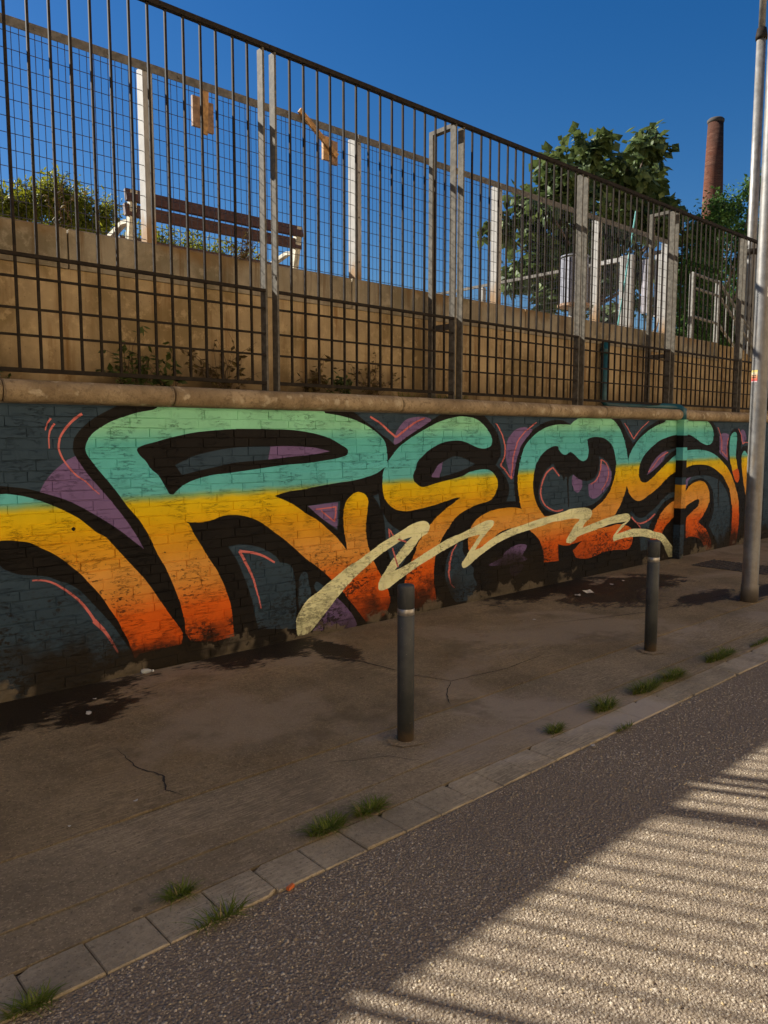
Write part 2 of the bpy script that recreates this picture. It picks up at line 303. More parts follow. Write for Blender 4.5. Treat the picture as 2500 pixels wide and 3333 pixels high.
# ------------------------------------------------------------------ graffiti wall
MURAL = """
slate -3200,1768c 2077,1796c 2009,1764 1929,1722 1857,1671 1809,1622 1778,1576 1770,1530 1772,1495 1791,1455 1818,1413 1862,1348 1936,1256 2012,1162 2089,1054 2137,982 2179,909 2211,842c 2113,927 2073,963 1994,1024 1906,1085 1808,1148 1707,1203 1560,1257 1465,1284 1337,1303c -3200,1323c
purple 1560,1257c 1583,1301 1618,1351 1670,1400 1728,1444 1783,1471c 1818,1413 1862,1348 1936,1256 2012,1162 2089,1054 2137,982 2179,909 2211,842c 2113,927 2073,963 1994,1024 1906,1085 1808,1148 1707,1203
slate 4033,1802c 4142,1732 4243,1676 4347,1614 4432,1567 4505,1519c 4562,1539 4672,1599 4843,1680 4947,1735 5102,1799c
purple 4505,1519c 4491,1547 4518,1614 4572,1686 4649,1739 4762,1761 4877,1761 4947,1735 4843,1680 4672,1599 4562,1539
slate 5648,1810c 5773,1714 5858,1634 5909,1553 5925,1481 5926,1408 5892,1354 5855,1308c 5894,1281 5981,1214 6041,1138 6064,1072 6058,1017 6024,944c 6171,936c 6142,1069 6135,1181 6154,1292 6195,1403 6252,1496 6341,1580 6423,1655 6538,1703 6664,1743 6809,1762 6959,1756 7106,1713c 7234,1759c 7337,1842c
purple 6106,1164c 6068,1221 6022,1314 6005,1406 6017,1516 6058,1589 6144,1654 6262,1682 6353,1673 6423,1650 6341,1580 6252,1496 6195,1403 6154,1292 6134,1191
slate 8070,1811c 8174,1700 8260,1613 8392,1499c 8465,1551 8580,1631 8732,1704 8924,1769 9103,1827c
slate 10383,1815c 10507,1737 10592,1667 10650,1577 10680,1469 10681,1361c 10786,1314 10979,1227c 10952,1283 10921,1394 10940,1513 10973,1595 11039,1659 11140,1697 11248,1679 11319,1623 11371,1539 11376,1388c 11426,1435 11579,1447 11759,1441 11952,1361 12116,1162 12188,962 12246,667 12250,22 12201,-176c 27000,-309c 27000,1968c
purple 10668,1595c 10755,1627 10877,1627 10962,1604c 10930,1513 10921,1394 10967,1237c 10786,1314 10685,1361c
purple 11327,1651 11399,1684 11490,1652 11531,1576 11504,1519 11441,1491 11406,1520 11365,1595
slate 1315,832c 1339,804 1390,776 1442,758 1522,745 1587,729 1652,694 1708,669 1775,619 1832,551 1883,488 1941,412 1989,348 2042,258 2090,180 2114,112 2133,-85c -3200,42c -3200,897c
slate 2858,793c 2912,801 2975,800 3054,783 3143,755 3233,703 3283,662 3304,628c 3368,613 3411,583 3432,529 3444,454 3447,343 3454,231c 3448,84c 3098,144c 3076,247 3061,328 3038,408 3008,497 2970,592 2925,687
slate 3481,242 3476,413 3489,493 3525,529 3561,510 3574,445 3596,352 3586,301 3504,261
slate 3632,382 3637,419 3660,432 3706,402 3734,376 3678,338
purple 3609,38c 3742,169 3867,269c 3935,209 3994,145 4044,74 4074,10c 4054,-15c
fill -3200,1277c 1334,1257c 1385,1252 1463,1236 1541,1210 1622,1174 1704,1131 1788,1079 1844,1030 1902,978 1961,941 2020,868 2110,760 2197,656 2247,586 2272,548 2310,485 2356,414 2408,334 2462,253 2482,216c 2466,139c 2159,132c 2127,109 2103,177 2080,245 2044,320 2015,388 1974,456 1933,530 1887,597 1836,659 1791,718 1735,772 1680,826 1615,876 1550,914 1487,952 1424,967 1373,976 1322,978c -3200,1017c
fill 2351,1797c 2311,1771 2207,1751 2112,1722 2018,1688 1944,1646 1896,1611 1865,1570 1849,1529 1853,1488 1878,1447 1917,1393 1975,1320 2045,1227 2122,1119 2184,1041 2245,942 2282,859 2319,779 2364,697 2403,608 2435,526 2461,450 2479,375 2495,307 2500,216c 2537,153c 2698,110c 2889,124c 2884,215 2874,314 2864,378 2842,443 2817,515 2784,580 2756,638 2698,725 2649,810 2600,887 2570,942 2550,983 2522,1004c 2575,992 2661,989 2735,1000 2810,1021 2894,1024 2979,1013 3066,986 3154,941 3253,870 3328,818 3422,742 3509,667 3562,622 3616,586 3698,524 3763,471 3839,400 3926,311 3975,250 4034,186 4095,114 4177,20c 4303,24 4378,37 4422,87 4449,141 4444,215 4422,276 4368,364 4314,443 4262,530 4220,614 4194,687 4179,767 4176,846 4185,924 4195,1002 4203,1057 4180,1097 4140,1122 4079,1133 4019,1109 3970,1070 3945,1018 3930,950 3932,874 3944,804 3958,733 3967,651c 3938,689 3871,764 3814,814 3739,873 3665,931 3566,983 3514,1019 3444,1063 3358,1104 3264,1142c 3342,1162 3446,1175 3568,1183 3687,1200 3874,1218 4040,1230 4181,1252 4305,1283 4402,1337c 4419,1354c 4413,1433 4410,1489 4389,1544 4336,1599 4243,1653 4142,1698 4023,1734 3878,1761 3757,1774c 3739,1803c
fill 4419,1348c 4432,1386 4485,1440 4562,1503 4672,1566 4843,1644 5019,1711 5164,1750 5335,1776 5425,1773 5529,1760 5623,1726 5705,1669 5761,1616 5793,1563 5788,1518 5750,1487 5682,1474 5601,1480 5521,1502 5429,1533 5326,1551 5213,1550 5090,1531 4994,1499 4903,1458 4833,1410 4776,1362 4759,1313 4730,1265 4736,1207 4777,1165 4835,1141 4893,1143 5024,1167 5346,1214 5459,1250 5565,1268 5672,1274 5755,1263 5825,1229 5868,1182 5886,1135 5877,1081 5843,1019 5788,976 5706,954 5571,935 5439,899 5336,861 5247,807 5185,742 5136,694 5105,660 5063,596 5015,489 4998,370 4999,267 5018,160 5038,31c 4914,33 4760,44c 4622,149c 4621,265 4644,363 4689,449 4746,551 4791,639 4850,701 4908,763 4955,802 5027,856 5174,940 5224,960 5286,991 5340,1020c 5273,1018 5148,995 4966,963 4790,945 4675,936 4597,941 4519,958 4443,1003 4389,1062 4368,1127 4362,1198 4368,1261 4384,1308 4400,1337c
fill 6271,847c 6247,903 6222,990 6201,1076 6197,1170 6211,1263 6234,1346 6269,1430 6328,1504 6402,1565 6509,1627 6634,1675 6778,1705 6944,1718 7062,1716 7100,1716c 7164,1754 7233,1778 7218,1780 7316,1789 7758,1802 7882,1793 7962,1766 8061,1699 8146,1613 8199,1535 8237,1456 8266,1377 8293,1288c 8310,1341 8356,1411 8435,1490 8549,1569 8701,1641 8874,1705 9107,1762 9179,1800c 9152,1815c 10268,1823c 10310,1784 10391,1736 10453,1684 10479,1622 10475,1551 10432,1498 10338,1470 10223,1482 10089,1517 9957,1561 9845,1595 9737,1612 9614,1611 9359,1600 9194,1571 9035,1539 8854,1468 8717,1397 8616,1326 8561,1246 8540,1175 8553,1103 8600,1047 8671,1024 8759,1031 8881,1082 9039,1160 9201,1240 9330,1303 9441,1344 9598,1385 9772,1404 10006,1410 10231,1398 10424,1369 10605,1317 10752,1251 10901,1174 11013,1097 11127,1000 11224,884 11301,767 11326,735 11369,628 11407,482 11411,338 11393,195 11337,-2c 11103,-18c 11151,139 11178,289 11180,440 11160,574 11102,728 11038,843 10947,924 10835,1020 10687,1089 10523,1148 10325,1194 10097,1208 9914,1204 9772,1182 9479,1136 9281,1075 9234,1050 8982,929 8805,864 8667,816 8546,803 8441,833 8353,896 8308,952 8277,999c 8250,945 8206,859 8145,774 8030,660c 7978,598c 7747,533c 7933,540 8109,553 8292,521 8395,485 8441,418 8445,345 8424,283 8359,235 8242,233 8077,250 7839,248 7625,222 7505,209 7358,221 7256,244c 7195,326c 7265,364 7378,425c 7220,406 7066,396 6915,427c 6928,243c 6667,253c 6660,354 6611,457 6528,544 6369,645c 6141,665 5966,649 5839,595 5715,524 5579,488c 5478,502c 5457,567 5463,629 5482,699 5521,749 5573,790 5654,829 5763,858 5903,876 6091,878 6210,866
fill 10154,988 10250,968 10330,929 10392,873 10431,808 10444,726 10422,656 10378,604 10307,537 10218,472 10124,425c 10206,392 10305,344 10407,277 10471,217 10527,148 10569,7c 10373,8c 10329,76 10265,145 10166,199 10033,233 9903,245 9805,232c 9782,512c 9507,544c 9168,343c 9092,254c 8865,283c 8953,422c 9012,503 9100,602 9211,670 9340,729 9481,771 9659,830 9770,884 9829,925 9934,963 10061,984
fill 11145,1649 11201,1623 11218,1558 11219,1446 11214,1353 11228,1259 11283,1145 11346,1059 11364,992 11338,931 11285,919 11216,959 11144,1046 11093,1132 11040,1235 10997,1356 10986,1467 10997,1558 11053,1623
redorange 11123,1084 11201,1105 11297,1117 11346,1059 11364,992 11338,931 11285,919 11216,959 11155,1037
fill 11425,1340 11498,1375 11604,1318 11733,1268 11789,976 11821,689 11616,701c 11532,859 11485,987 11420,1179 11410,1274
black 2189,1499 2199,1520 2239,1538 2304,1553 2384,1574 2507,1602 2649,1625 2870,1642 3024,1647 3266,1646 3435,1641 3574,1626 3709,1602 3820,1569 3915,1524 3973,1494 3987,1471 3972,1441 3895,1420 3800,1407 3571,1384 3345,1374 3097,1350 2901,1332 2750,1320 2640,1301 2568,1281 2511,1255 2462,1219 2437,1196c 2420,1197c 2403,1209 2374,1261 2330,1332 2285,1370 2248,1427 2210,1465
slate 2457,1397c 2523,1427 2616,1461 2732,1485 2867,1506 3021,1516 3232,1517c 3221,1474 3212,1420c 3019,1410 2902,1400 2751,1373 2606,1348 2514,1328c 2500,1332c
purple 3232,1517c 3390,1519 3572,1509 3662,1501 3796,1473c 3708,1460 3572,1444 3475,1441 3346,1430 3212,1420c
slate 3567,1049c 3902,1066c 3887,953 3869,829c 3749,911 3639,993
purple 3576,1047c 3878,1061c 3864,845c 3749,914 3639,994
slate 4257,1089c 4315,1105c 4336,1017 4338,979c 4304,1035
slate 4362,951c 4400,889 4454,836 4564,767 4710,696c 4688,599 4632,505 4576,445 4531,426c 4487,480 4443,558 4416,642 4400,748 4387,854
slate 5104,1354c 5177,1386 5252,1406 5354,1396 5458,1359 5544,1326c 5407,1286 5242,1248 5057,1219c 5068,1287
purple 4960,1230 4996,1281 5043,1330 5106,1358c 5086,1287 5059,1218c 5008,1220
black 6666,748c 6583,815 6517,897 6475,986 6453,1093 6461,1189 6489,1274 6534,1350 6611,1415 6722,1467 6819,1488 6878,1480c 6881,1478 6903,1439 6958,1402 7013,1391 7060,1405 7101,1420 7164,1399 7236,1357 7309,1323 7367,1314 7416,1333 7444,1366 7456,1431 7446,1489 7414,1551c 7471,1571 7589,1581 7740,1571 7865,1528 7947,1468 7990,1399 8018,1329 8033,1260 8025,1191 7998,1114 7955,1020 7881,929 7777,848 7657,796 7569,759c 7511,725c 7220,737c 6809,741c 6797,746c
slate 6793,1303c 6857,1242 6919,1189 6968,1151 6997,1106c 7015,1153c 7105,1152c 7167,1176c 7246,1133 7347,1100 7449,1092 7552,1109 7624,1161 7659,1227 7678,1294 7659,1366c 7767,1334 7863,1281 7921,1211 7941,1142 7922,1056 7863,981 7788,925 7714,877 7625,840 7507,813 7218,790c 6941,791c 7066,788 6896,772 6779,787 6663,829 6580,903 6554,972 6559,1069 6611,1164 6697,1249
purple 7694,1277c 7786,1266 7897,1220 7932,1150 7914,1056 7831,991 7727,928 7593,884 7487,923 7466,1050c 7583,1087 7655,1151 7696,1226
purple 7167,1172c 7246,1133 7340,1100c 7343,1030 7281,975 7210,983 7157,1063 7150,1136
black 7049,1164c 7093,1163c 7088,1025 7104,838 7086,825 7069,945
purple 8735,1114c 8801,1204 8920,1302 9061,1373 9208,1408c 9268,1361c 9106,1270 8963,1199 8822,1143
slate 9208,1408c 9434,1434 9465,1429c 9374,1397 9260,1357 9149,1294 9054,1251c 9140,1307c
slate 9477,873c 9287,854 9140,786 8997,709 8821,637 8681,591 8523,611 8399,692c 8367,668c 8475,561 8637,457c 8816,442c 8882,530 8986,607 9073,686 9236,771 9481,815c
slate 8608,367c 8861,307c 8833,179c 8655,178c
slate 9802,1035c 9963,1053 10204,1062 10455,1034 10656,990 10825,910 10936,822 10981,790 11053,693 11099,550 11113,407 11096,267 11045,149 10970,61 10914,-9c 10729,9c 10700,105 10632,185 10544,275 10440,347c 10528,449 10578,555 10575,692 10534,812 10447,915 10306,983 10189,1021 10040,1015 9896,989 9775,929c
purple 9776,1032c 9891,1045 9805,997 9775,929 9733,905c 9692,975c
black 10665,1006c 10709,1004c 10723,711 10722,509 10686,713
black 10120,737 10142,699 10109,648 10019,609 9913,564 9800,511c 9772,417 9676,399 9537,384 9473,313c 9272,288c 9168,347 9213,411 9292,463 9390,515 9507,549 9664,546 9748,610 9778,668 9902,704 10027,730
slate 5314,589c 5385,600c 5386,520 5413,464 5474,386 5541,324 5543,243 5598,163 5572,102 5642,10c 5296,24c 5231,104 5179,200 5147,300 5152,387 5176,472 5226,537
purple 5774,325 5887,359 5987,385 6000,422 6087,460 6221,490 6358,472 6344,425 6300,371 6378,324 6302,304 6241,301 6076,300 5916,304
purple 6107,278 6303,274 6304,226 6199,171 6109,192
black 1739,1015 1754,1027 1768,1013 1753,1000
cream 3558,293 3650,342 3763,402 3878,464 3986,521 4097,563 4220,621 4346,677 4476,725 4597,772 4698,809 4790,831 4872,832 4926,804 4938,769 4908,721 4850,697 4803,671 4745,610 4654,536 4576,478 4504,425c 4565,434 4677,467 4792,509 4934,558 5066,604 5202,648 5354,674 5468,704 5601,743 5710,771 5793,772 5835,754 5829,716 5767,675 5699,626 5631,569 5565,496c 5660,520 5769,569 5938,624 6111,661 6291,684 6523,720 6764,747 7014,775 7120,793 7261,796 7405,793 7509,772 7555,739 7542,698 7499,659 7427,622 7371,568c 7547,596 7742,628 7975,655 8135,666 8300,668 8368,640 8379,595 8339,562 8242,524 8162,477 8067,435c 8197,448 8396,467 8567,462 8798,434 8964,392 9133,359 9231,312 9353,224 9456,146 9499,93 9466,18c 9348,26c 9264,126 9160,242 9026,292 8841,323 8661,358 8452,372 8234,373 8071,361 8031,350c 8005,385c 8011,428c 8097,483 8207,545 8305,571c 8108,570 7916,563 7746,538 7580,517 7418,497 7289,475 7219,439 7149,413c 7072,428c 7077,477 7144,537 7212,606 7296,649 7312,672c 7152,688 6946,679 6811,677 6685,658 6447,629 6232,603 6040,568 5854,520 5716,469 5607,426 5500,365 5408,340 5379,370 5388,405 5446,461 5511,526 5577,592 5633,643c 5483,632 5352,603 5187,558 5064,518 4943,476 4828,442 4712,396 4587,345 4487,300 4422,272 4346,267 4316,286 4320,338 4346,383 4400,441 4454,500 4542,572 4620,639 4713,703c 4620,688 4509,653 4411,614 4304,565 4189,498 4096,446 3996,380 3926,327 3848,260 3770,187 3694,123 3619,59 3554,21c 3465,21c 3448,121 3476,198
pink 1829,1742c 1807,1727c 1778,1705c 1753,1681c 1730,1655c 1711,1629c 1694,1602c 1684,1575c 1678,1549c 1677,1528c 1680,1507c 1688,1481c 1701,1454c 1718,1424c 1739,1395c 1764,1366c 1789,1341c 1813,1325c 1835,1310c 1857,1287c 1880,1262c 1905,1239c 1924,1222c 1928,1226c 1909,1243c 1885,1267c 1863,1292c 1840,1317c 1817,1332c 1795,1348c 1770,1373c 1747,1401c 1727,1430c 1710,1459c 1699,1486c 1691,1510c 1689,1528c 1691,1547c 1696,1571c 1706,1596c 1722,1621c 1742,1646c 1764,1671c 1788,1693c 1816,1713c 1838,1727c
pink 1639,1707c 1629,1692c 1616,1671c 1609,1648c 1605,1631c 1611,1629c 1617,1646c 1625,1667c 1637,1686c 1649,1699c
pink 1659,1676c 1645,1656c 1630,1629c 1625,1603c 1623,1576c 1624,1545c 1625,1520c 1631,1520c 1631,1545c 1632,1576c 1634,1602c 1640,1625c 1655,1650c 1670,1669c
pink 1493,713c 1514,712c 1541,709c 1570,701c 1600,689c 1626,673c 1653,653c 1680,631c 1707,607c 1735,580c 1762,552c 1784,524c 1805,495c 1826,460c 1843,429c 1853,408c 1859,396c 1877,403c 1871,415c 1859,436c 1841,469c 1819,504c 1797,534c 1773,562c 1745,591c 1716,618c 1688,642c 1660,664c 1632,684c 1604,700c 1573,712c 1542,719c 1514,722c 1493,722c
pink 1850,397c 1860,386c 1875,370c 1895,348c 1917,322c 1938,292c 1959,256c 1988,202c 2011,157c 2021,161c 2000,207c 1974,262c 1954,301c 1935,334c 1914,363c 1895,387c 1882,404c 1874,416c
pink 3262,638c 3222,665c 3170,696c 3123,718c 3071,736c 3005,751c 2951,762c 2949,742c 3002,732c 3067,718c 3116,702c 3162,682c 3213,652c 3252,627c
pink 2939,748c 2959,711c 2986,662c 3014,614c 3041,566c 3058,519c 3072,472c 3087,428c 3101,384c 3113,335c 3121,296c 3131,296c 3124,335c 3113,385c 3101,429c 3088,474c 3075,521c 3059,571c 3033,621c 3006,669c 2980,718c 2961,756c
pink 4218,1749c 4258,1732c 4309,1709c 4352,1683c 4393,1655c 4432,1630c 4467,1608c 4496,1590c 4516,1577c 4530,1589c 4511,1602c 4481,1620c 4446,1642c 4407,1667c 4366,1694c 4322,1721c 4269,1746c 4228,1763c
pink 4530,1577c 4576,1605c 4634,1641c 4682,1670c 4733,1698c 4807,1726c 4869,1748c 4861,1760c 4798,1738c 4723,1710c 4669,1682c 4621,1652c 4562,1617c 4516,1589c
pink 3649,1011c 3693,1012c 3750,1014c 3811,1016c 3859,1018c 3858,1029c 3809,1026c 3749,1024c 3691,1022c 3647,1021c
pink 3852,1024c 3847,998c 3842,965c 3836,931c 3832,905c 3845,903c 3849,929c 3855,962c 3861,996c 3865,1022c
pink 3843,908c 3811,930c 3772,958c 3735,986c 3707,1007c 3699,1000c 3727,978c 3764,950c 3803,922c 3834,900c
pink 4457,720c 4449,763c 4442,791c 4454,767c 4479,730c 4494,735c 4469,773c 4433,803c 4431,763c 4440,720c
pink 4467,627c 4475,605c 4489,568c 4516,504c 4539,447c 4556,450c 4533,506c 4506,570c 4492,607c 4484,629c
pink 4544,689c 4595,672c 4645,655c 4651,667c 4600,684c 4550,701c
pink 5839,1714c 5869,1683c 5907,1641c 5939,1597c 5964,1551c 5978,1507c 5982,1462c 5979,1415c 5967,1373c 5939,1334c 5912,1307c 5932,1299c 5958,1327c 5987,1368c 6000,1413c 6002,1461c 5996,1508c 5981,1554c 5954,1601c 5921,1646c 5882,1688c 5851,1719c
pink 5915,1298c 5944,1282c 5986,1256c 6042,1206c 6090,1161c 6107,1167c 6059,1213c 6002,1264c 5959,1293c 5929,1309c
pink 6109,1163c 6113,1217c 6120,1284c 6123,1334c 6131,1385c 6154,1449c 6186,1513c 6225,1562c 6271,1604c 6320,1639c 6374,1670c 6441,1703c 6495,1729c 6485,1737c 6431,1711c 6363,1677c 6308,1646c 6258,1611c 6210,1568c 6169,1517c 6136,1453c 6113,1387c 6104,1335c 6100,1285c 6093,1219c 6088,1165c
pink 6916,1166c 6894,1189c 6864,1218c 6830,1245c 6803,1265c 6786,1257c 6812,1237c 6845,1211c 6874,1183c 6896,1160c
pink 6787,1267c 6738,1247c 6680,1215c 6640,1174c 6609,1128c 6587,1079c 6575,1030c 6576,984c 6592,939c 6624,894c 6670,853c 6729,822c 6790,800c 6844,786c 6897,780c 6956,784c 7001,791c 6992,805c 6949,799c 6894,795c 6848,800c 6799,812c 6741,834c 6687,862c 6645,900c 6614,942c 6600,984c 6599,1028c 6611,1075c 6633,1122c 6663,1166c 6700,1205c 6755,1234c 6803,1254c
pink 7523,1046c 7568,1059c 7621,1081c 7655,1112c 7681,1148c 7701,1189c 7715,1233c 7722,1285c 7726,1326c 7703,1328c 7700,1287c 7692,1236c 7679,1193c 7659,1153c 7635,1118c 7604,1090c 7555,1070c 7512,1057c
pink 7708,1322c 7755,1305c 7808,1279c 7838,1244c 7857,1204c 7861,1161c 7854,1120c 7838,1087c 7813,1054c 7770,1009c 7733,972c 7747,967c 7785,1004c 7828,1049c 7855,1083c 7873,1117c 7881,1160c 7877,1204c 7858,1247c 7825,1286c 7768,1314c 7720,1332c
pink 8182,1741c 8226,1704c 8283,1655c 8341,1599c 8387,1553c 8407,1559c 8359,1604c 8299,1659c 8239,1709c 8193,1745c
pink 8407,1553c 8457,1597c 8534,1655c 8649,1719c 8750,1772c 8740,1777c 8637,1725c 8519,1661c 8439,1603c 8387,1559c
pink 8775,1146c 8837,1180c 8915,1225c 8972,1270c 9037,1314c 9152,1354c 9255,1383c 9240,1395c 9137,1364c 9020,1323c 8953,1277c 8898,1232c 8822,1187c 8762,1153c
pink 8392,616c 8439,582c 8500,543c 8556,523c 8617,514c 8690,516c 8764,527c 8831,547c 8890,570c 8942,593c 8979,611c 8955,624c 8918,607c 8867,584c 8810,561c 8747,543c 8679,533c 8614,531c 8565,538c 8520,554c 8461,591c 8415,624c
pink 8501,546c 8565,500c 8629,454c 8645,459c 8582,506c 8519,552c
pink 5289,581c 5262,552c 5231,512c 5211,466c 5198,418c 5189,369c 5184,332c 5209,327c 5212,365c 5219,413c 5230,461c 5246,506c 5275,546c 5300,575c
pink 5185,330c 5197,274c 5216,211c 5249,178c 5278,162c 5284,167c 5259,183c 5231,213c 5216,273c 5208,329c
pink 10590,1710c 10631,1667c 10677,1612c 10705,1565c 10724,1514c 10733,1440c 10735,1378c 10763,1378c 10759,1440c 10748,1514c 10727,1567c 10696,1614c 10647,1670c 10605,1713c
pink 10739,1374c 10830,1332c 10922,1289c 10940,1296c 10849,1340c 10759,1382c
pink 10943,1293c 10927,1364c 10916,1449c 10934,1517c 10955,1567c 10935,1569c 10913,1519c 10894,1449c 10904,1364c 10919,1293c
pink 11250,1696c 11298,1652c 11354,1594c 11387,1527c 11407,1472c 11437,1473c 11413,1528c 11376,1596c 11317,1656c 11265,1699c
pink 11431,1468c 11464,1482c 11510,1495c 11577,1491c 11638,1484c 11644,1495c 11580,1502c 11503,1506c 11447,1492c 11412,1477c
"""
def smooth_poly(tokens):
    P = []; K = []
    for t in tokens:
        c = t.endswith('c'); a, b = t.rstrip('c').split(','); P.append((int(a) / 1000, int(b) / 1000)); K.append(c)
    n = len(P); out = []
    for i in range(n):
        p1, p2 = P[i], P[(i + 1) % n]; out.append(p1)
        c1, c2 = K[i], K[(i + 1) % n]
        if c1 and c2: continue
        p0 = p1 if c1 else P[i - 1]; p3 = p2 if c2 else P[(i + 2) % n]
        for u in (0.25, 0.5, 0.75):
            q = []
            for j in (0, 1):
                a, b, c, d = p0[j], p1[j], p2[j], p3[j]
                q.append(.5 * (2*b + (c - a) * u + (2*a - 5*b + 4*c - d) * u*u + (3*b - a - 3*c + d) * u**3))
            out.append(tuple(q))
    return out
PAINTS = ['black', 'slate', 'purple', 'fill', 'redorange', 'pink', 'cream']
SHAPES = []
for ln in MURAL.strip().split('\n'):
    tk = ln.split(); P = smooth_poly(tk[1:]); xs = [p[0] for p in P]; zs = [p[1] for p in P]
    SHAPES.append((PAINTS.index(tk[0]), P, (min(xs), min(zs), max(xs), max(zs))))
def inside(P, x, z):
    c = False; j = len(P) - 1
    for i in range(len(P)):
        xi, zi = P[i]; xj, zj = P[j]
        if (zi > z) != (zj > z) and x < (xj - xi) * (z - zi) / (zj - zi) + xi: c = not c
        j = i
    return c
def paint_at(x, z, cand):
    for k in reversed(cand):
        b = SHAPES[k][2]
        if b[0] <= x <= b[2] and b[1] <= z <= b[3] and inside(SHAPES[k][1], x, z): return SHAPES[k][0]
    return 0
SEGS = []
for k, (c, P, b) in enumerate(SHAPES):
    for i in range(len(P)): SEGS.append((P[i], P[(i + 1) % len(P)]))
SA = np.array([(a[0], a[1], b[0], b[1]) for a, b in SEGS])
SMINX = np.minimum(SA[:, 0], SA[:, 2]); SMAXX = np.maximum(SA[:, 0], SA[:, 2]); SMINZ = np.minimum(SA[:, 1], SA[:, 3]); SMAXZ = np.maximum(SA[:, 1], SA[:, 3])
def clip(seg, x0, z0, x1, z1):
    ax, az, bx, bz = seg; dx, dz = bx - ax, bz - az; t0, t1 = 0.0, 1.0
    for p, q in ((-dx, ax - x0), (dx, x1 - ax), (-dz, az - z0), (dz, z1 - az)):
        if abs(p) < 1e-12:
            if q < 0: return None
        else:
            r = q / p
            if p < 0: t0 = max(t0, r)
            else: t1 = min(t1, r)
            if t0 > t1: return None
    if t1 - t0 < 1e-6: return None
    return (ax + dx * t0, az + dz * t0), (ax + dx * t1, az + dz * t1)
def regions(x0, z0, x1, z1):
    """split a rectangle of the wall along the painted outlines; triangles with their paint"""
    cand = [k for k, s in enumerate(SHAPES) if s[2][0] <= x1 and s[2][2] >= x0 and s[2][1] <= z1 and s[2][3] >= z0]
    idx = np.nonzero((SMINX <= x1) & (SMAXX >= x0) & (SMINZ <= z1) & (SMAXZ >= z0))[0]
    V = [Vector((x0, z0)), Vector((x1, z0)), Vector((x1, z1)), Vector((x0, z1))]; E = [(0, 1), (1, 2), (2, 3), (3, 0)]
    for i in idx:
        c = clip(SA[i], x0, z0, x1, z1)
        if c: V += [Vector(c[0]), Vector(c[1])]; E.append((len(V) - 2, len(V) - 1))
    if len(E) == 4:
        return [tuple(v) for v in V], [(0, 1, 2, 3)], [paint_at((x0 + x1) / 2, (z0 + z1) / 2, cand)]
    v, e, f, *_ = delaunay_2d_cdt(V, E, [], 0, 1e-5)
    cols = []
    for t in f:
        cx = sum(v[i][0] for i in t) / 3; cz = sum(v[i][1] for i in t) / 3; cols.append(paint_at(cx, cz, cand))
    return [tuple(q) for q in v], [tuple(t) for t in f], cols

def wall_paint(name, col=None, grad=None, worn=1.0):
    n = NT('mural_' + name); x, y, z = n.sep(n.pos())
    if grad:
        zz = n.math('SUBTRACT', z, n.math('MULTIPLY', n.math('SUBTRACT', x, 1.3), 0.0118))
        zz = n.math('ADD', zz, n.math('MULTIPLY', n.math('SUBTRACT', n.noise(5, 4), 0.5), 0.035))
        base = n.ramp(n.math('DIVIDE', zz, 1.8), [(p / 1.8, c) for p, c in grad])
    else: base = col
    v = n.noise(3.0, 6, rough=0.6)
    c = n.mix(n.mr(v, 0.3, 0.7, 0.0, 1.0), base, base, 'MIX')
    c = n.mix(n.mr(v, 0.35, 0.7, 0.14, 0.0), c, (0, 0, 0))
    c = n.mix(n.mr(n.noise(30, 5, rough=0.7), 0.55, 0.8, 0, 0.16), c, (0.012, 0.010, 0.008))
    # hair cracks along the courses and up the joints
    crk = n.noise(17, 6, vec=n.vmul(n.pos(), (0.33, 1, 2.1)), rough=0.68, dist=0.5)
    cl = n.mr(n.math('ABSOLUTE', n.math('SUBTRACT', crk, 0.5)), 0.0, 0.015, 0.85, 0)
    cl = n.math('MULTIPLY', cl, n.mr(n.noise(5.5, 3), 0.44, 0.6))
    c = n.mix(cl, c, (0.010, 0.008, 0.006))
    # pitted flecks, denser low on the wall
    low = n.mr(z, 1.15, 0.15)
    fl = n.noise(34, 5, vec=n.vmul(n.pos(), (0.7, 1, 1.3)), rough=0.75)
    th = n.math('SUBTRACT', 0.675, n.math('MULTIPLY', low, 0.185))
    pat = n.mr(n.noise(2.6, 4), 0.36, 0.6)
    c = n.mix(n.math('MULTIPLY', n.mr(fl, th, n.math('ADD', th, 0.035)), n.math('MULTIPLY', pat, 0.9 * worn)), c, (0.013, 0.010, 0.007))
    # grime rising from the foot, bare render where the paint has come off
    gn = n.noise(2.9, 7, rough=0.66); gz = n.math('ADD', z, n.math('MULTIPLY', n.math('SUBTRACT', gn, 0.5), 0.72))
    dx = n.math('DIVIDE', n.math('SUBTRACT', x, 6.5), 1.5); bl = n.math('ADD', n.math('MULTIPLY', n.mr(n.math('MULTIPLY', dx, dx), 1.0, 0.2), 0.20), n.mr(x, 2.3, 1.7, 0, 0.10))
    foot = n.mr(n.math('SUBTRACT', gz, bl), 0.30, 0.10)
    damp = n.noise(0.75, 2); foot = n.math('MULTIPLY', foot, n.mr(damp, 0.36, 0.5, 0.25, 1.0))
    c = n.mix(n.math('MULTIPLY', foot, 0.94), c, (0.020, 0.015, 0.009))
    gz2 = n.math('ADD', z, n.math('MULTIPLY', n.math('SUBTRACT', n.noise(4.1, 6, rough=0.6), 0.5), 0.62))
    bare = n.math('MULTIPLY', n.mr(gz2, 0.075, 0.045), n.mr(n.noise(1.7, 3), 0.47, 0.52))
    bare = n.math('MULTIPLY', bare, n.mr(z, 0.34, 0.28))
    c = n.mix(n.math('MULTIPLY', bare, 0.85), c, n.mix(n.noise(30, 4), (0.06, 0.047, 0.03), (0.17, 0.135, 0.088)))
    hgt = n.math('ADD', n.noise(45, 6, rough=0.72), n.math('MULTIPLY', cl, -1.6))
    return n.out(c, n.mr(foot, 0, 1, 0.62, 0.85), 0, n.bump(hgt, 0.6, 0.007), spec=0.12)
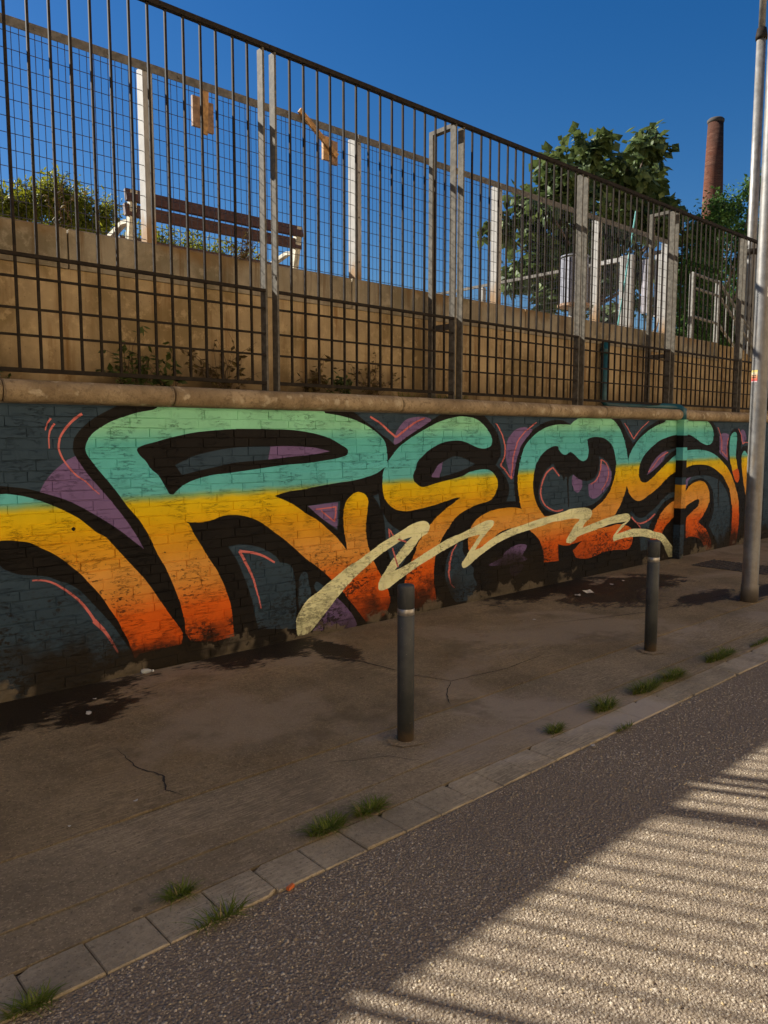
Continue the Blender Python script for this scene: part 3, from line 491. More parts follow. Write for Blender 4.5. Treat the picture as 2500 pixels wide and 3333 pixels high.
GRAD = [(0.10, (0.62, 0.085, 0.006)), (0.38, (0.74, 0.125, 0.008)), (0.57, (0.74, 0.31, 0.05)), (0.68, (0.74, 0.335, 0.058)), (0.80, (0.72, 0.325, 0.022)), (0.94, (0.74, 0.37, 0.006)), (1.05, (0.80, 0.50, 0.003)), (1.135, (0.74, 0.53, 0.006)), (1.165, (0.30, 0.44, 0.12)), (1.20, (0.13, 0.50, 0.47)), (1.32, (0.12, 0.51, 0.49)), (1.53, (0.11, 0.47, 0.40)), (1.585, (0.19, 0.57, 0.40)), (1.64, (0.27, 0.64, 0.38))]
M_paint = [wall_paint('black', (0.0105, 0.0085, 0.0065), worn=0.4), wall_paint('slate', (0.034, 0.058, 0.080)), wall_paint('purple', (0.19, 0.118, 0.25)), wall_paint('fill', grad=GRAD),
           wall_paint('red', (0.74, 0.12, 0.012)), wall_paint('pink', (0.64, 0.17, 0.145)), wall_paint('cream', (0.84, 0.82, 0.46), worn=0.6)]

WX0, WX1, WZ1 = -3.0, 26.0, 1.79
wall = MB().box((WX0, WY + 0.012, -0.05), (WX1, WY + 0.31, 1.80)).build('graffiti_wall', simple('wall_core', (0.16, 0.13, 0.09)))
tag(wall, 'brick street wall covered in rainbow block letter graffiti under a round stone coping', 'wall')
v, f, cs = regions(WX0, -0.01, WX1, WZ1)
mb = MB(); mb.v = [(p[0], WY + 0.0066, p[1]) for p in v]; mb.f = f; mb.mi = cs; mb.build('mortar_joints', M_paint, wall)

def brick_geo(x0, z0, x1, z1, mb, rnd):
    v, f, cs = regions(x0, z0, x1, z1)
    lowz = max(0, .5 - z0); yo = WY + rnd.choice((0, 0, 0, .0035)) + rnd.uniform(-.0022, .0028) + lowz * rnd.uniform(-.004, .008); tx, tz = rnd.uniform(-.010, .010), rnd.uniform(-.035, .035); cx, cz = (x0 + x1) / 2, (z0 + z1) / 2
    off = len(mb.v); eps = 1e-4; ch = 0.0032
    vs = [(p[0], yo + (p[0] - cx) * tx + (p[1] - cz) * tz, p[1]) for p in v]
    mb.add(vs, f); del mb.mi[-len(f):]; mb.mi.extend(cs)
    edge = {}
    for t, c in zip(f, cs):
        for a, b in zip(t, t[1:] + t[:1]):
            k = (min(a, b), max(a, b)); edge[k] = None if k in edge else (a, b, c)
    sk = {}
    def push(i):
        if i not in sk:
            x, z = v[i]; nx = -1 if abs(x - x0) < eps else (1 if abs(x - x1) < eps else 0); nz = -1 if abs(z - z0) < eps else (1 if abs(z - z1) < eps else 0)
            sk[i] = len(mb.v); mb.v.append((x + nx * ch, WY + 0.0095, z + nz * ch))
        return sk[i]
    for e in edge.values():
        if e: a, b, c = e; mb.f.append((a + off, push(a), push(b), b + off)); mb.mi.append(c)
CH = 0.0655; bricks = []; rb = random.Random(3)
for row in range(27):
    z0 = 0.010 + row * CH; x = WX0 + (0.13 if row % 2 else 0.0) + rb.uniform(0, .04)
    while x < WX1 - 0.3:
        w = rb.uniform(0.245, 0.268) if rb.random() > 0.09 else rb.uniform(0.11, 0.15)
        j = rb.uniform(0.006, 0.0105); dz = rb.uniform(-.002, .002)
        bricks.append((x + j / 2, z0 + dz + j / 2, x + w - j / 2, z0 + CH - j / 2 + dz + rb.uniform(-.001, .001))); x += w
def area_px(b):
    cx, cz = (b[0] + b[2]) / 2, (b[1] + b[3]) / 2
    RT = Vector((math.sin(YAW), -math.cos(YAW), 0)); UP = RT.cross(FW); A = []
    for px, pz in ((b[0], cz), (b[2], cz), (cx, b[1]), (cx, b[3])):
        d = Vector((px, WY, pz - 1.6)); w = d.dot(FW)
        if w < .2: return 0
        A.append((2500 * d.dot(RT) / w, 2500 * d.dot(UP) / w))
    if max(abs(a[0]) for a in A) > 1260: return 0
    return abs(A[1][0] - A[0][0]) * abs(A[3][1] - A[2][1])
order = sorted(bricks, key=area_px, reverse=True)
for b in order[:300]:
    mb = MB(); brick_geo(*b, mb, rb); me = bpy.data.meshes.new('brick'); me.from_pydata(mb.v, [], mb.f)
    for m in M_paint: me.materials.append(m)
    me.polygons.foreach_set('material_index', mb.mi); link('brick', me, wall)
mb = MB()
for b in order[300:]: brick_geo(*b, mb, rb)
me = bpy.data.meshes.new('far_bricks'); me.from_pydata(mb.v, [], mb.f)
for m in M_paint: me.materials.append(m)
me.polygons.foreach_set('material_index', mb.mi); tag(link('brickwork', me, wall), kind='stuff')

def m_stonecoping():
    n = NT('coping_stone'); x, y, z = n.sep(n.pos())
    f = n.noise(3.5, 7, rough=0.65); g = n.noise(28, 6, rough=0.7)
    c = n.mix(n.mr(f, 0.3, 0.7), (0.20, 0.14, 0.075), (0.40, 0.30, 0.175))
    c = n.mix(n.mr(g, 0.42, 0.72, 0, 0.75), c, (0.10, 0.066, 0.034))
    c = n.mix(n.mr(n.noise(11, 5), 0.56, 0.7, 0, 0.8), c, (0.48, 0.40, 0.27))
    return n.out(c, 0.9, 0, n.bump(n.math('ADD', g, n.noise(120, 3)), 0.8, 0.010), spec=0.2)
M_cop = m_stonecoping()
prof = [(5.19, 1.801), (WY + .004, 1.801), (WY - .012, 1.796)] + [(WY - .005 - .069 * math.sin(t), 1.861 - .069 * math.cos(t)) for t in [math.pi * k / 12 for k in range(1, 13)]] + [(5.19, 1.93)]
cop_me = []
for k in range(4):
    rr = random.Random(k + 40); b = MB(); xs = [-.524, -.519] + [-.5 + .1 * i for i in range(11)] + [.519, .524]; n = len(prof); vs = []
    for i, x in enumerate(xs):
        s = 0.965 if i in (0, len(xs) - 1) else 1
        for (y, z) in prof:
            q = 0.0018 * mnoise.noise((x * 6 + k * 9, y * 30, z * 30)); vs.append((x, (y - 5.0) * s + 5.0 + q, (z - 1.861) * s + 1.861 + q))
    fs = [(i*n + j, (i+1)*n + j, (i+1)*n + (j+1) % n, i*n + (j+1) % n) for i in range(len(xs) - 1) for j in range(n)] + [tuple(range(n)), tuple(reversed(range((len(xs)-1)*n, len(xs)*n)))]
    b.add(vs, fs); cop_me.append(b.mesh('coping_stone', M_cop, True))
for i in range(-3, 23):
    o = link('coping_stone', cop_me[R.randrange(4)], wall, (1.3725 + .5275 + 1.055 * i, R.uniform(-.004, .004), R.uniform(-.004, .004)))
    o.rotation_euler = (0, R.uniform(-.003, .003), R.uniform(-.003, .003))
    j = MB(); j.prism([(y * 1.0, z) for y, z in [((p[0] - 5) * .97 + 5, (p[1] - 1.861) * .95 + 1.861) for p in prof]], 'x', 1.3725 + 1.055 * i - .006, 1.3725 + 1.055 * i + .006); j.build('coping_joint', M_grout, wall)

# soil strip behind the coping
MB().box((-20, WY + 0.32, 1.4), (40, 5.60, 1.915)).build('soil_bed', M_soil)['kind'] = 'structure'

# ------------------------------------------------------------------ concrete terrace wall
def m_terrace(name, col, streak, amt):
    n = NT(name); x, y, z = n.sep(n.pos())
    f = n.noise(2.4, 6, rough=0.62); c = n.mix(n.mr(f, 0.3, 0.7), tuple(v * .78 for v in col), tuple(v * 1.18 for v in col))
    s = n.noise(7, 5, vec=n.vmul(n.pos(), (1.0, 1.0, 0.10)), rough=0.65)
    c = n.mix(n.mr(s, 0.48, 0.72, 0, amt), c, streak)
    s2 = n.noise(16, 5, vec=n.vmul(n.pos(), (1.0, 1.0, 0.22)), rough=0.7)
    c = n.mix(n.mr(s2, 0.58, 0.75, 0, 0.4), c, tuple(v * .45 for v in col))
    c = n.mix(n.mr(n.noise(60, 2), 0.70, 0.74, 0, 0.7), c, tuple(v * .35 for v in col))
    c = n.mix(n.mr(n.noise(1.25, 6, rough=.66, dist=.5), .44, .62, 0, .8), c, (col[0] * .5, col[1] * .47, col[2] * .36)); c = n.mix(n.mr(n.noise(9, 5, rough=.7), .52, .66, 0, .55), c, tuple(v * 1.4 for v in col)); c = n.mix(n.math('MULTIPLY', n.mr(z, 2.35, 1.93), n.mr(n.noise(3, 4), .35, .6, .2, .75)), c, (.10, .062, .025))
    run = n.noise(10, 5, vec=n.vmul(n.pos(), (1.0, 1.0, 0.05)), rough=.7); c = n.mix(n.math('MULTIPLY', n.mr(run, .52, .66, 0, .75), n.mr(z, 2.45, 2.95)), c, (.13, .075, .028))
    top = n.mr(n.math('ADD', z, n.math('MULTIPLY', n.math('SUBTRACT', n.noise(6, 5), .5), .25)), 2.86, 3.0, 0, 0.8)
    c = n.mix(n.math('MULTIPLY', top, n.mr(n.noise(1.1, 3), .45, .6)), c, (0.20, 0.115, 0.04))
    return n.out(c, 0.88, 0, n.bump(n.math('ADD', n.noise(30, 5, rough=.7), n.noise(140, 2)), 0.3, 0.004), spec=0.3)
M_conc = m_terrace('stained_concrete', (0.40, 0.29, 0.15), (0.19, 0.092, 0.022), 0.95)
M_cap = m_terrace('grey_cap_concrete', (0.28, 0.235, 0.160), (0.19, 0.125, 0.055), 0.7)
CY = 5.43
tw = MB().box((-8, CY + .055, 1.6), (11.75, 5.84, 2.975)).build('terrace_wall', M_conc)
tag(tw, 'ochre stained concrete terrace wall behind the dark railing', 'wall')
MB().box((-8, CY + .012, 1.6), (6.2, CY + .0545, 2.728)).build('wall_face', M_conc, tw)
for i in range(27):                                    # board marked length
    x0 = 6.203 + i * 0.2055; d = R.uniform(-.005, .005); MB().box((x0, CY + .012 + d, 1.6), (x0 + .2, CY + .0545, 2.728)).build('board_mark', M_conc, tw)
x = -8.0
while x < 11.7:
    w = min(2.49, 11.75 - x); MB().box((x, CY - .0 + R.uniform(-.002, .002), 2.730), (x + w - .003, 5.80, 3.0), ch=.012).build('cap_panel', M_cap, tw); x += 2.5
sw = MB(); sw.prism([(11.752, 1.6), (19, 1.6), (19, 1.95), (14.7, 1.95), (13.3, 2.72), (12.62, 2.98), (11.752, 2.98)], 'y', CY + .03, CY + .30); o = sw.build('stair_wall', M_conc)
tag(o, 'ochre stair wall stepping down to the right behind the railing', 'wall')
M_gravel = simple('terrace_gravel', (0.24, 0.20, 0.14), 0.95, bump=0.6)
t = MB(); t.box((-60, 5.842, 0.5), (11.75, 7.0, 2.86)); t.box((-60, 7.001, 0.5), (120, 140, 2.86)); tag(t.build('terrace', M_gravel), kind='structure')
st = empty('stairs', (11.76, 5.74, 1.9), 'concrete stairs behind the low wall right of the terrace', 'stairs')
for i in range(8): MB().box((11.76 + .36 * i, 5.74, 1.0), (12.12 + .36 * i, 6.99, 2.86 - .12 * i)).build('stair_step', M_gravel, st)

# ------------------------------------------------------------------ dark bar railing on the wall
def m_steel(name, col, rust=0.25, rough=.6, metal=.35):
    n = NT(name); c = n.mix(n.mr(n.noise(24, 5), .35, .7), tuple(v * .75 for v in col), tuple(v * 1.25 for v in col))
    c = n.mix(n.mr(n.noise(9, 6, rough=.7), .55, .72, 0, rust), c, (0.09, 0.05, 0.025))
    return n.out(c, rough, metal, n.bump(n.noise(160, 3), .2, .002), spec=.08)
M_bar = m_steel('weathered_dark_steel', (0.021, 0.016, 0.011), .2, .7, 0.0)
M_stile = m_steel('galvanised_stile', (0.105, 0.094, 0.074), .35, .65, .0)
FY = 5.02; FT = 4.465
fence = empty('bar_railing', (1.3, FY, 1.93), 'tall dark steel bar railing with grid base on the graffiti wall', 'railing')
bar_me = MB().box((-.0077, -.0077, 0), (.0077, .0077, FT - .03 - 1.99)).mesh('bar', M_bar)
rng = random.Random(11)
def stile(x, gal=True): MB().box((x - .009, FY - .012, 1.90), (x + .009, FY + .058, FT - .036)).build('stile', M_stile, fence)
posts = [-4.74, -2.71, -0.68, 1.345, 3.36, 5.445, 7.47, 9.515, 11.53, 13.56, 15.6]
for pi in range(len(posts) - 1):
    a, b = posts[pi] + .052, posts[pi + 1] - .052
    MB().box((posts[pi] - (0.0 if pi else .05), FY - .018, FT - .034), (posts[pi + 1] - .003, FY + .022, FT)).build('top_rail', M_bar, fence)
    for z, h in ((2.688, .022), (2.556, .0135), (2.37, .0135), (2.21, .0135), (1.998, .026)):
        MB().box((a + .0085, FY - .0115 - (.004 if h > .02 else 0), z - h / 2), (b - .0085, FY + .0105, z + h / 2)).build('cross_bar', M_bar, fence)
    n = 14; xs = [a + (b - a) * k / (n + 1) for k in range(1, n + 1)]
    for x in xs:
        o = link('bar', bar_me, fence); o.matrix_parent_inverse = Matrix.Identity(4)
        o.location = Vector((x, FY, 1.985)) - fence.location; o.rotation_euler = (rng.uniform(-.0015, .0015), rng.uniform(-.0018, .0018), 0)
    stile(a); stile(b)
for px, but in zip(posts, (0, 1, 0, 1, 0, 1, 0, 1, 0, 1, 0)):
    if but:
        g = MB(); x = px - .020
        g.box((x - .03, FY + .295, 1.91), (x + .03, FY + .345, FT - .012))
        g.box((x - .03, FY + .060, FT - .0495), (x + .03, FY + .2945, FT - .012)); g.box((x - .028, FY + .060, 2.60), (x + .028, FY + .2945, 2.65))
        g.build('buttress_frame', M_stile, fence)

# ------------------------------------------------------------------ wire mesh fence on the terrace wall
M_galv = m_steel('galvanised_steel', (0.15, 0.137, 0.115), .2, .6, .0)
def m_post():
    n = NT('whitish_galvanised_post'); x, y, z = n.sep(n.pos()); c = n.mix(n.mr(n.noise(9, 5), .3, .7), (.29, .278, .25), (.37, .355, .325))
    c = n.mix(n.mr(n.noise(40, 5, vec=n.vmul(n.pos(), (1, 1, .3))), .55, .75, 0, .35), c, (.20, .18, .15))
    zz = n.math('ADD', z, n.math('MULTIPLY', n.math('SUBTRACT', n.noise(14, 5, vec=n.vmul(n.pos(), (1, 1, .35))), .5), .45))
    c = n.mix(n.mr(zz, 3.30, 3.06, 0, .8), c, (.26, .14, .045)); return n.out(c, .65, 0, n.bump(n.noise(120, 3), .15, .002), spec=.1)
M_post = m_post()
M_wire = m_steel('galvanised_wire', (0.075, 0.072, 0.085), .1, .5, .2)
MY = 5.62; MT = 4.33
mesh = empty('mesh_fence', (2.68, MY, 3.0), 'galvanised wire mesh fence with flat posts along the terrace wall', 'fence')
mp = [-7.5, -5.46, -3.43, -1.39, .64, 2.68, 4.71, 6.73, 8.69, 10.43]
for i, px in enumerate(mp):
    g = MB(); g.box((px - .036, MY - .02, 2.99), (px - .028, MY + .075, MT - .03)); g.box((px - .0275, MY - .02, 2.99), (px + .040, MY - .012, MT - .03)); g.box((px - .0275, MY + .067, 2.99), (px + .04, MY + .075, MT - .03))
    g.box((px - .06, MY - .05, 2.992), (px + .06, MY + .1, 3.004)); p = g.build('post', M_post, mesh)
    for z in (3.2, 3.6, 4.0, 4.25): MB().tube([(px + .012, MY - .026, z), (px + .012, MY - .0195, z)], .009, 6).build('bolt', M_galv, p)
    if i + 1 < len(mp):
        a, b = px, mp[i + 1]
        MB().box((a + .003, MY - .028, MT - .062), (b - .002, MY - .0205, MT)).build('top_rail', M_galv, mesh)
        g = MB(); x = a + .05
        while x < b - .02:
            g.tube([(x, MY + .004, 3.01), (x + rng.uniform(-.003, .003), MY + .004, MT - .03)], .0027, 4, False); x += .0502
        z = 3.06
        while z < MT - .06: g.tube([(a + .02, MY - .0003, z), (b - .02, MY - .0003, z + rng.uniform(-.004, .004))], .0027, 4, False); z += .1075
        g.build('wire_panel', M_wire, mesh)
        for k in range(4): MB().tube([(a + .25 + k * .5, MY - .034, MT - .03), (a + .25 + k * .5, MY - .028, MT - .03)], .011, 6).build('bolt', M_galv, mesh)
# side fence running back from the end of the mesh fence
side = empty('side_fence', (10.45, 6.2, 2.86), 'low white framed mesh fence with gate running back from the terrace corner', 'fence')
MB().box((10.43, 5.70, 4.17), (10.47, 5.98, 4.22)).build('gate_rail', M_bar, side)
MB().box((10.425, 6.36, 4.165), (10.475, 6.75, 4.225)).build('top_rail', M_post, side); MB().box((10.43, 6.751, 4.17), (10.47, 13.0, 4.215)).build('top_rail', M_galv, side)  # one rail; its rear length is coloured darker to paint in tree shade
for y in (6.16, 6.27): MB().box((10.41, y, 2.86), (10.50, y + .085, 4.235)).build('gate_post', M_post, side)
for y in (9.02, 11.9): MB().box((10.41, y, 2.86), (10.5, y + .09, 4.16)).build('post', M_post, side)
g = MB(); y = 6.4
while y < 13: g.tube([(10.45, y, 2.9), (10.45, y, 4.16)], .002, 4, False); y += .05
for k in range(11): g.tube([(10.452, 6.37, 2.95 + .11 * k), (10.452, 13, 2.95 + .11 * k)], .002, 4, False)
g.build('wire_panel', M_wire, side)
gp = MB().box((10.425, 5.70, 3.30), (10.455, 5.80, 4.165)).build('gate_panel', M_post, side)
MB().beam((10.44, 5.83, 2.9), (10.44, 5.66, 3.55), .03, .03).build('brace', M_post, side)
M_sign = simple('faded_notice', (0.33, 0.31, 0.33), .5, var=.3, scale=9, stain=(.15, .14, .16))
o = MB().box((10.395, 5.815, 3.36), (10.405, 5.985, 4.12)).build('notice_board', M_sign); tag(o, 'faded grey notice board hanging on the gate of the side fence', 'sign')
M_teal = simple('teal_plastic', (0.010, 0.075, 0.085), .42, var=.25, scale=12, bump=.05, stain=(.05, .05, .04), stain_amt=.3)
M_turq = simple('turquoise_paint', (0.10, 0.36, 0.34), .5)
o = MB().tube([(10.28, 6.33, 2.87), (10.30, 6.055, 4.80)], .011, 8).build('leaning_pole', M_turq); tag(o, 'thin turquoise pole leaning by the white gate posts', 'pole')

# litter bin behind the mesh fence
M_bin = simple('grey_bin_metal', (0.20, 0.20, 0.22), .5, .2); M_bind = simple('dark_bin_liner', (0.03, 0.028, 0.03), .6); M_wood = simple('pine_wood', (0.40, 0.22, 0.075), .7, var=.35, scale=26, bump=.3, bscale=40, stain=(.22, .11, .04)); M_wood2 = simple('grey_brown_wood', (0.25, 0.15, 0.085), .75, var=.35, scale=26, bump=.3, stain=(.12, .07, .04))
bx, by = 9.47, 6.5
bn = empty('litter_bin', (bx, by, 2.86), 'grey slatted litter bin on a post behind the mesh fence', 'bin')
MB().lathe([(.165, 3.47), (.165, 4.09)], (bx, by), 20).build('liner', M_bind, bn)
for k in range(12):
    a = k * math.pi / 6; c, s = math.cos(a), math.sin(a)
    MB().beam((bx + .185 * c, by + .185 * s, 3.46), (bx + .185 * c, by + .185 * s, 4.08), .078, .012, up=(c, s, 0)).build('slat', M_bin, bn)
MB().tube([(bx + .195 * math.cos(k * math.pi / 12), by + .195 * math.sin(k * math.pi / 12), 4.105) for k in range(25)], .012, 6).build('rim', M_bin, bn)
MB().lathe([(.23, 3.415), (.23, 3.45)], (bx, by), 20).build('base_plate', M_wood2, bn)
MB().box((bx - .05, by - .05, 2.86), (bx + .05, by + .05, 3.414)).build('post', M_post, bn)

# ------------------------------------------------------------------ bench
M_slat = simple('brown_bench_slat', (0.062, 0.024, 0.015), .65, var=.3, scale=30, bump=.2); M_benchm = m_steel('cream_bench_steel', (0.50, 0.46, 0.36), .15, .55, .1)
bench = empty('park_bench', (3.8, 6.5, 2.86), 'brown slatted bench with pale metal arms seen from behind', 'bench')
for z in (3.487, 3.601): MB().beam((2.83, 6.43 - (z - 3.4) * .25, z), (4.64, 6.43 - (z - 3.4) * .25, z), .035, .099, up=(0, .22, 1)).build('back_slat', M_slat, bench)
for y in (6.56, 6.69, 6.82): MB().box((2.83, y - .055, 3.255), (4.64, y + .055, 3.29)).build('seat_slat', M_slat, bench)
for x in (2.90, 4.60):
    fr = MB(); w = .03
    fr.prism([(6.36, 3.645), (6.41, 3.65), (6.47, 3.36), (6.50, 3.26), (6.52, 2.862), (6.44, 2.862), (6.43, 3.27), (6.40, 3.40)], 'x', x - w, x + w)
    fr.build('end_frame', M_benchm, bench)
    fr = MB(); fr.prism([(6.473, 3.425), (6.58, 3.44), (6.90, 3.37), (6.925, 3.345), (6.925, 2.862), (6.88, 2.862), (6.88, 3.335), (6.58, 3.405), (6.475, 3.395)], 'x', x - w * .9, x + w * .9); fr.build('arm_rest', M_benchm, bench)
    MB().box((x - .025, 6.505, 3.20), (x + .025, 6.878, 3.253)).build('seat_bearer', M_benchm, bench)

# wooden offcuts tied to the mesh
w1 = empty('wooden_plaque', (3.13, 5.57, 3.92), 'two upright brown boards with a pine batten tied to the mesh above the bench', 'board')
MB().box((3.035, 5.575, 3.975), (3.105, 5.60, 4.20)).build('plank', M_wood2, w1); MB().box((3.150, 5.575, 3.955), (3.215, 5.60, 4.18)).build('plank', M_wood2, w1)
MB().beam((3.122, 5.560, 3.925), (3.136, 5.560, 4.245), .05, .022, up=(0, 1, 0)).build('batten', M_wood, w1)
w2 = empty('wooden_arrow', (4.38, 5.57, 4.0), 'long pine stick nailed slantwise over short boards, tied high on the mesh', 'board')
MB().box((4.295, 5.575, 4.015), (4.372, 5.60, 4.215)).build('plank', M_wood, w2); MB().box((4.376, 5.575, 3.995), (4.455, 5.60, 4.195)).build('plank', M_wood2, w2)
MB().beam((4.03, 5.56, 4.35), (4.435, 5.56, 4.065), .045, .022, up=(0, 1, 0)).build('batten', M_wood, w2)

# stair handrail at the right
hr = empty('stair_handrail', (11.75, 5.62, 2.98), 'grey tube handrail that bends down over the stairs', 'handrail')
M_rail = m_steel('rail_grey', (0.24, 0.23, 0.205), .3, .55, .3); hy = 5.60
for dz in (0, -.20, -.62): MB().tube([(11.15, hy, 3.98 + dz), (12.05, hy, 3.95 + dz), (14.2, hy, 2.80 + dz)], .022, 8).build('rail', M_rail, hr)
for x, z in ((11.15, 2.98), (11.98, 2.98)): MB().box((x - .03, hy - .03, z), (x + .03, hy + .03, 3.975)).build('post', M_rail, hr)
for k in range(7):
    x = 12.3 + .28 * k; zt = 3.78 - (x - 12.3) * .535; MB().tube([(x, hy, zt - .62), (x, hy, zt)], .009, 6).build('baluster', M_rail, hr)

# ------------------------------------------------------------------ drain pipe
dp = empty('drain_pipe', (8.52, 5.36, 1.92), 'teal plastic drain pipe bending along the coping into a painted square downpipe', 'pipe')
MB().tube([(8.52, 5.372, 2.745), (8.52, 5.372, 2.03), (8.545, 5.34, 1.975), (8.65, 5.27, 1.965), (9.35, 5.0, 1.965), (9.46, 4.93, 1.96), (9.488, 4.875, 1.95), (9.492, 4.826, 1.925), (9.492, 4.822, 1.80)], .047, 12).build('pipe', M_teal, dp, True)
MB().tube([(8.52, 5.372, 2.60), (8.52, 5.372, 2.69)], .056, 12).build('collar', M_teal, dp, True)
bands = [(0.0, .16, 'c'), (.16, .445, 's'), (.445, .66, 'b'), (.66, .965, 'f'), (.965, 1.06, 's'), (1.06, 1.28, 'b'), (1.28, 1.445, 'f'), (1.445, 1.60, 'b'), (1.60, 1.80, 'f')]
db = empty
BM = {'c': M_paint[1], 's': M_paint[1], 'b': M_paint[0], 'f': M_paint[3]}
for z0, z1, k in bands: MB().box((9.44, 4.775, z0 + .0005), (9.546, WY - .004, z1)).build('downpipe_section', BM[k], dp)

# ------------------------------------------------------------------ lamp posts
def m_galvpole():
    n = NT('galvanised_pole'); c = n.mix(n.mr(n.noise(7, 6, rough=.7), .3, .7), (0.115, 0.11, 0.10), (0.20, 0.192, 0.175)); x, y, z = n.sep(n.pos())
    c = n.mix(n.mr(n.noise(60, 4, vec=n.vmul(n.pos(), (1, 1, .4))), .5, .75, 0, .4), c, (0.20, 0.19, 0.17))
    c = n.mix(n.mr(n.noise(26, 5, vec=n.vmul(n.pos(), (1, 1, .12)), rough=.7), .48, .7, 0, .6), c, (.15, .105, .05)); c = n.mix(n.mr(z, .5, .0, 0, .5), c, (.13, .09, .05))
    return n.out(c, .48, .3, n.bump(n.noise(90, 4), .15, .003))
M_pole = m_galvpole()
PX, PY = 7.553, 3.092
pole = empty('lamp_post', (PX, PY, 0), 'thick galvanised lamp post standing on the pavement at the right edge', 'lamp post')
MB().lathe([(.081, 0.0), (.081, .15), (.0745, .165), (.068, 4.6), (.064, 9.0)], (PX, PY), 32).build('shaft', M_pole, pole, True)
M_stk = NT('sticker_print'); sx, sy, sz = M_stk.sep(M_stk.pos())
M_stk = M_stk.out(M_stk.ramp(M_stk.mr(sz, 2.10, 2.21, 0, 1, False), [(0.0, (.75, .72, .70)), (.12, (.60, .05, .05)), (.45, (.72, .30, .12)), (.75, (.75, .70, .45)), (.92, (.80, .62, .15))]), .5)
def wrap(a0, a1, z0, z1, r, name, mat, parent):
    n = 8; b = MB(); vs = []
    for i in range(n + 1):
        t = a0 + (a1 - a0) * i / n
        for z in (z0, z1): vs.append((PX + r * math.cos(t), PY + r * math.sin(t), z))
    b.add(vs, [(2*i, 2*i+2, 2*i+3, 2*i+1) for i in range(n)]); return b.build(name, mat, parent)
M_ink = simple('print_ink', (.03, .02, .02), .6, bump=0); M_white = simple('white_paper', (.70, .68, .62), .7, bump=0)
stk = wrap(rad(128), rad(186), 2.10, 2.21, .0728, 'sticker', M_stk, pole)
for k, z in enumerate((2.155, 2.138)):
    for q in range(6): wrap(rad(136 + 7.0 * q), rad(141 + 7.0 * q), z, z + .010, .0731, 'sticker_print', M_ink, stk)
stk2 = wrap(rad(226), rad(262), 2.88, 2.97, .0718, 'sticker', M_white, pole)
for q in range(7): wrap(rad(231 + 3.6 * q), rad(233 + 3.6 * q), 2.91, 2.96, .0721, 'sticker_print', M_ink, stk2)
p2 = empty('lamp_post', (14.53, 6.2, 1.0), 'slimmer two stage lamp post with dark collar rising behind the railing', 'lamp post')
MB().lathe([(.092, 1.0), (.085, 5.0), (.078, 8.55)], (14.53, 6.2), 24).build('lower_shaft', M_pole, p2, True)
MB().lathe([(.095, 8.55), (.10, 8.60), (.078, 8.74)], (14.53, 6.2), 24).build('collar', M_bar, p2, True)
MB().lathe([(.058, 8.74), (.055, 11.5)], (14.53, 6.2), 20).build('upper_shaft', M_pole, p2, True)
MB().lathe([(.10, 4.85), (.105, 4.9), (.10, 4.95)], (14.53, 6.2), 24).build('collar', M_bar, p2, True)

# ------------------------------------------------------------------ bollards
def m_boll():
    n = NT('anthracite_paint'); x, y, z = n.sep(n.pos()); c = n.mix(n.mr(n.noise(6, 6, rough=.65), .3, .7), (.034, .036, .034), (.060, .061, .056))
    c = n.mix(n.mr(n.noise(34, 5, vec=n.vmul(n.pos(), (1, 1, .15)), rough=.7), .54, .72, 0, .5), c, (.105, .098, .082)); c = n.mix(n.mr(n.noise(90, 2), .72, .75, 0, .7), c, (.17, .15, .12))
    zz = n.math('ADD', z, n.math('MULTIPLY', n.math('SUBTRACT', n.noise(22, 5), .5), .16)); c = n.mix(n.mr(zz, .10, .0, 0, .8), c, (.13, .085, .045))
    return n.out(c, .55, 0, n.bump(n.noise(60, 4), .2, .003), spec=.3)
M_boll = m_boll()
M_band = m_steel('brushed_steel_band', (0.36, 0.33, 0.28), .15, .4, .7)
def bollard(x, y, label):
    e = empty('bollard', (x, y, 0), label, 'bollard', 'anthracite bollards along the kerb')
    MB().lathe([(.0445, -.01), (.0445, .672), (.0425, .674), (.0425, .708), (.0445, .710), (.0445, .815), (.043, .826), (.038, .831)], (x, y), 32).build('shaft', M_boll, e, True)
    MB().lathe([(.0432, .674), (.0447, .675), (.0447, .707), (.0432, .708)], (x, y), 32).build('reflective_band', M_band, e, True)
    b = MB(); n = 40; vs = [(x, y, .004)]
    for k in range(n):
        a = 2 * math.pi * k / n; r = .10 * (1 + .35 * mnoise.noise((math.cos(a) * 2 + x, math.sin(a) * 2, 3))); vs.append((x + r * math.cos(a), y + r * math.sin(a), .0035))
    b.add(vs, [(0, k + 1, (k + 1) % n + 1) for k in range(n)]); b.build('mortar_ring', M_pave2, e); return e
bollard(2.705, 2.84, 'dark grey bollard with steel band in the foreground'); bollard(5.225, 2.84, 'farther dark grey bollard with steel band nearer the lamp post')

# ------------------------------------------------------------------ chequer cover in the pavement
M_iron = simple('cast_iron', (0.06, 0.05, 0.042), .7, .3)
cv = empty('access_cover', (9.35, 4.0, 0), 'studded iron access cover set in the pavement behind the lamp post', 'cover')
CX0, CX1, CY0, CY1 = 9.12, 9.72, 3.55, 4.45
MB().box((CX0, CY0, -.012), (CX1, CY1, .004)).build('plate', M_iron, cv)
stud = MB().beam((-.022, 0, .0), (.022, 0, .0), .014, .009).mesh('stud', M_iron)
for i in range(10):
    for j in range(15):
        o = link('stud', stud, cv); o.matrix_parent_inverse = Matrix.Identity(4); o.location = Vector((CX0 + .03 + i * .06, CY0 + .03 + j * .06, .007)) - cv.location; o.rotation_euler = (0, 0, rad(45 if (i + j) % 2 else -45))

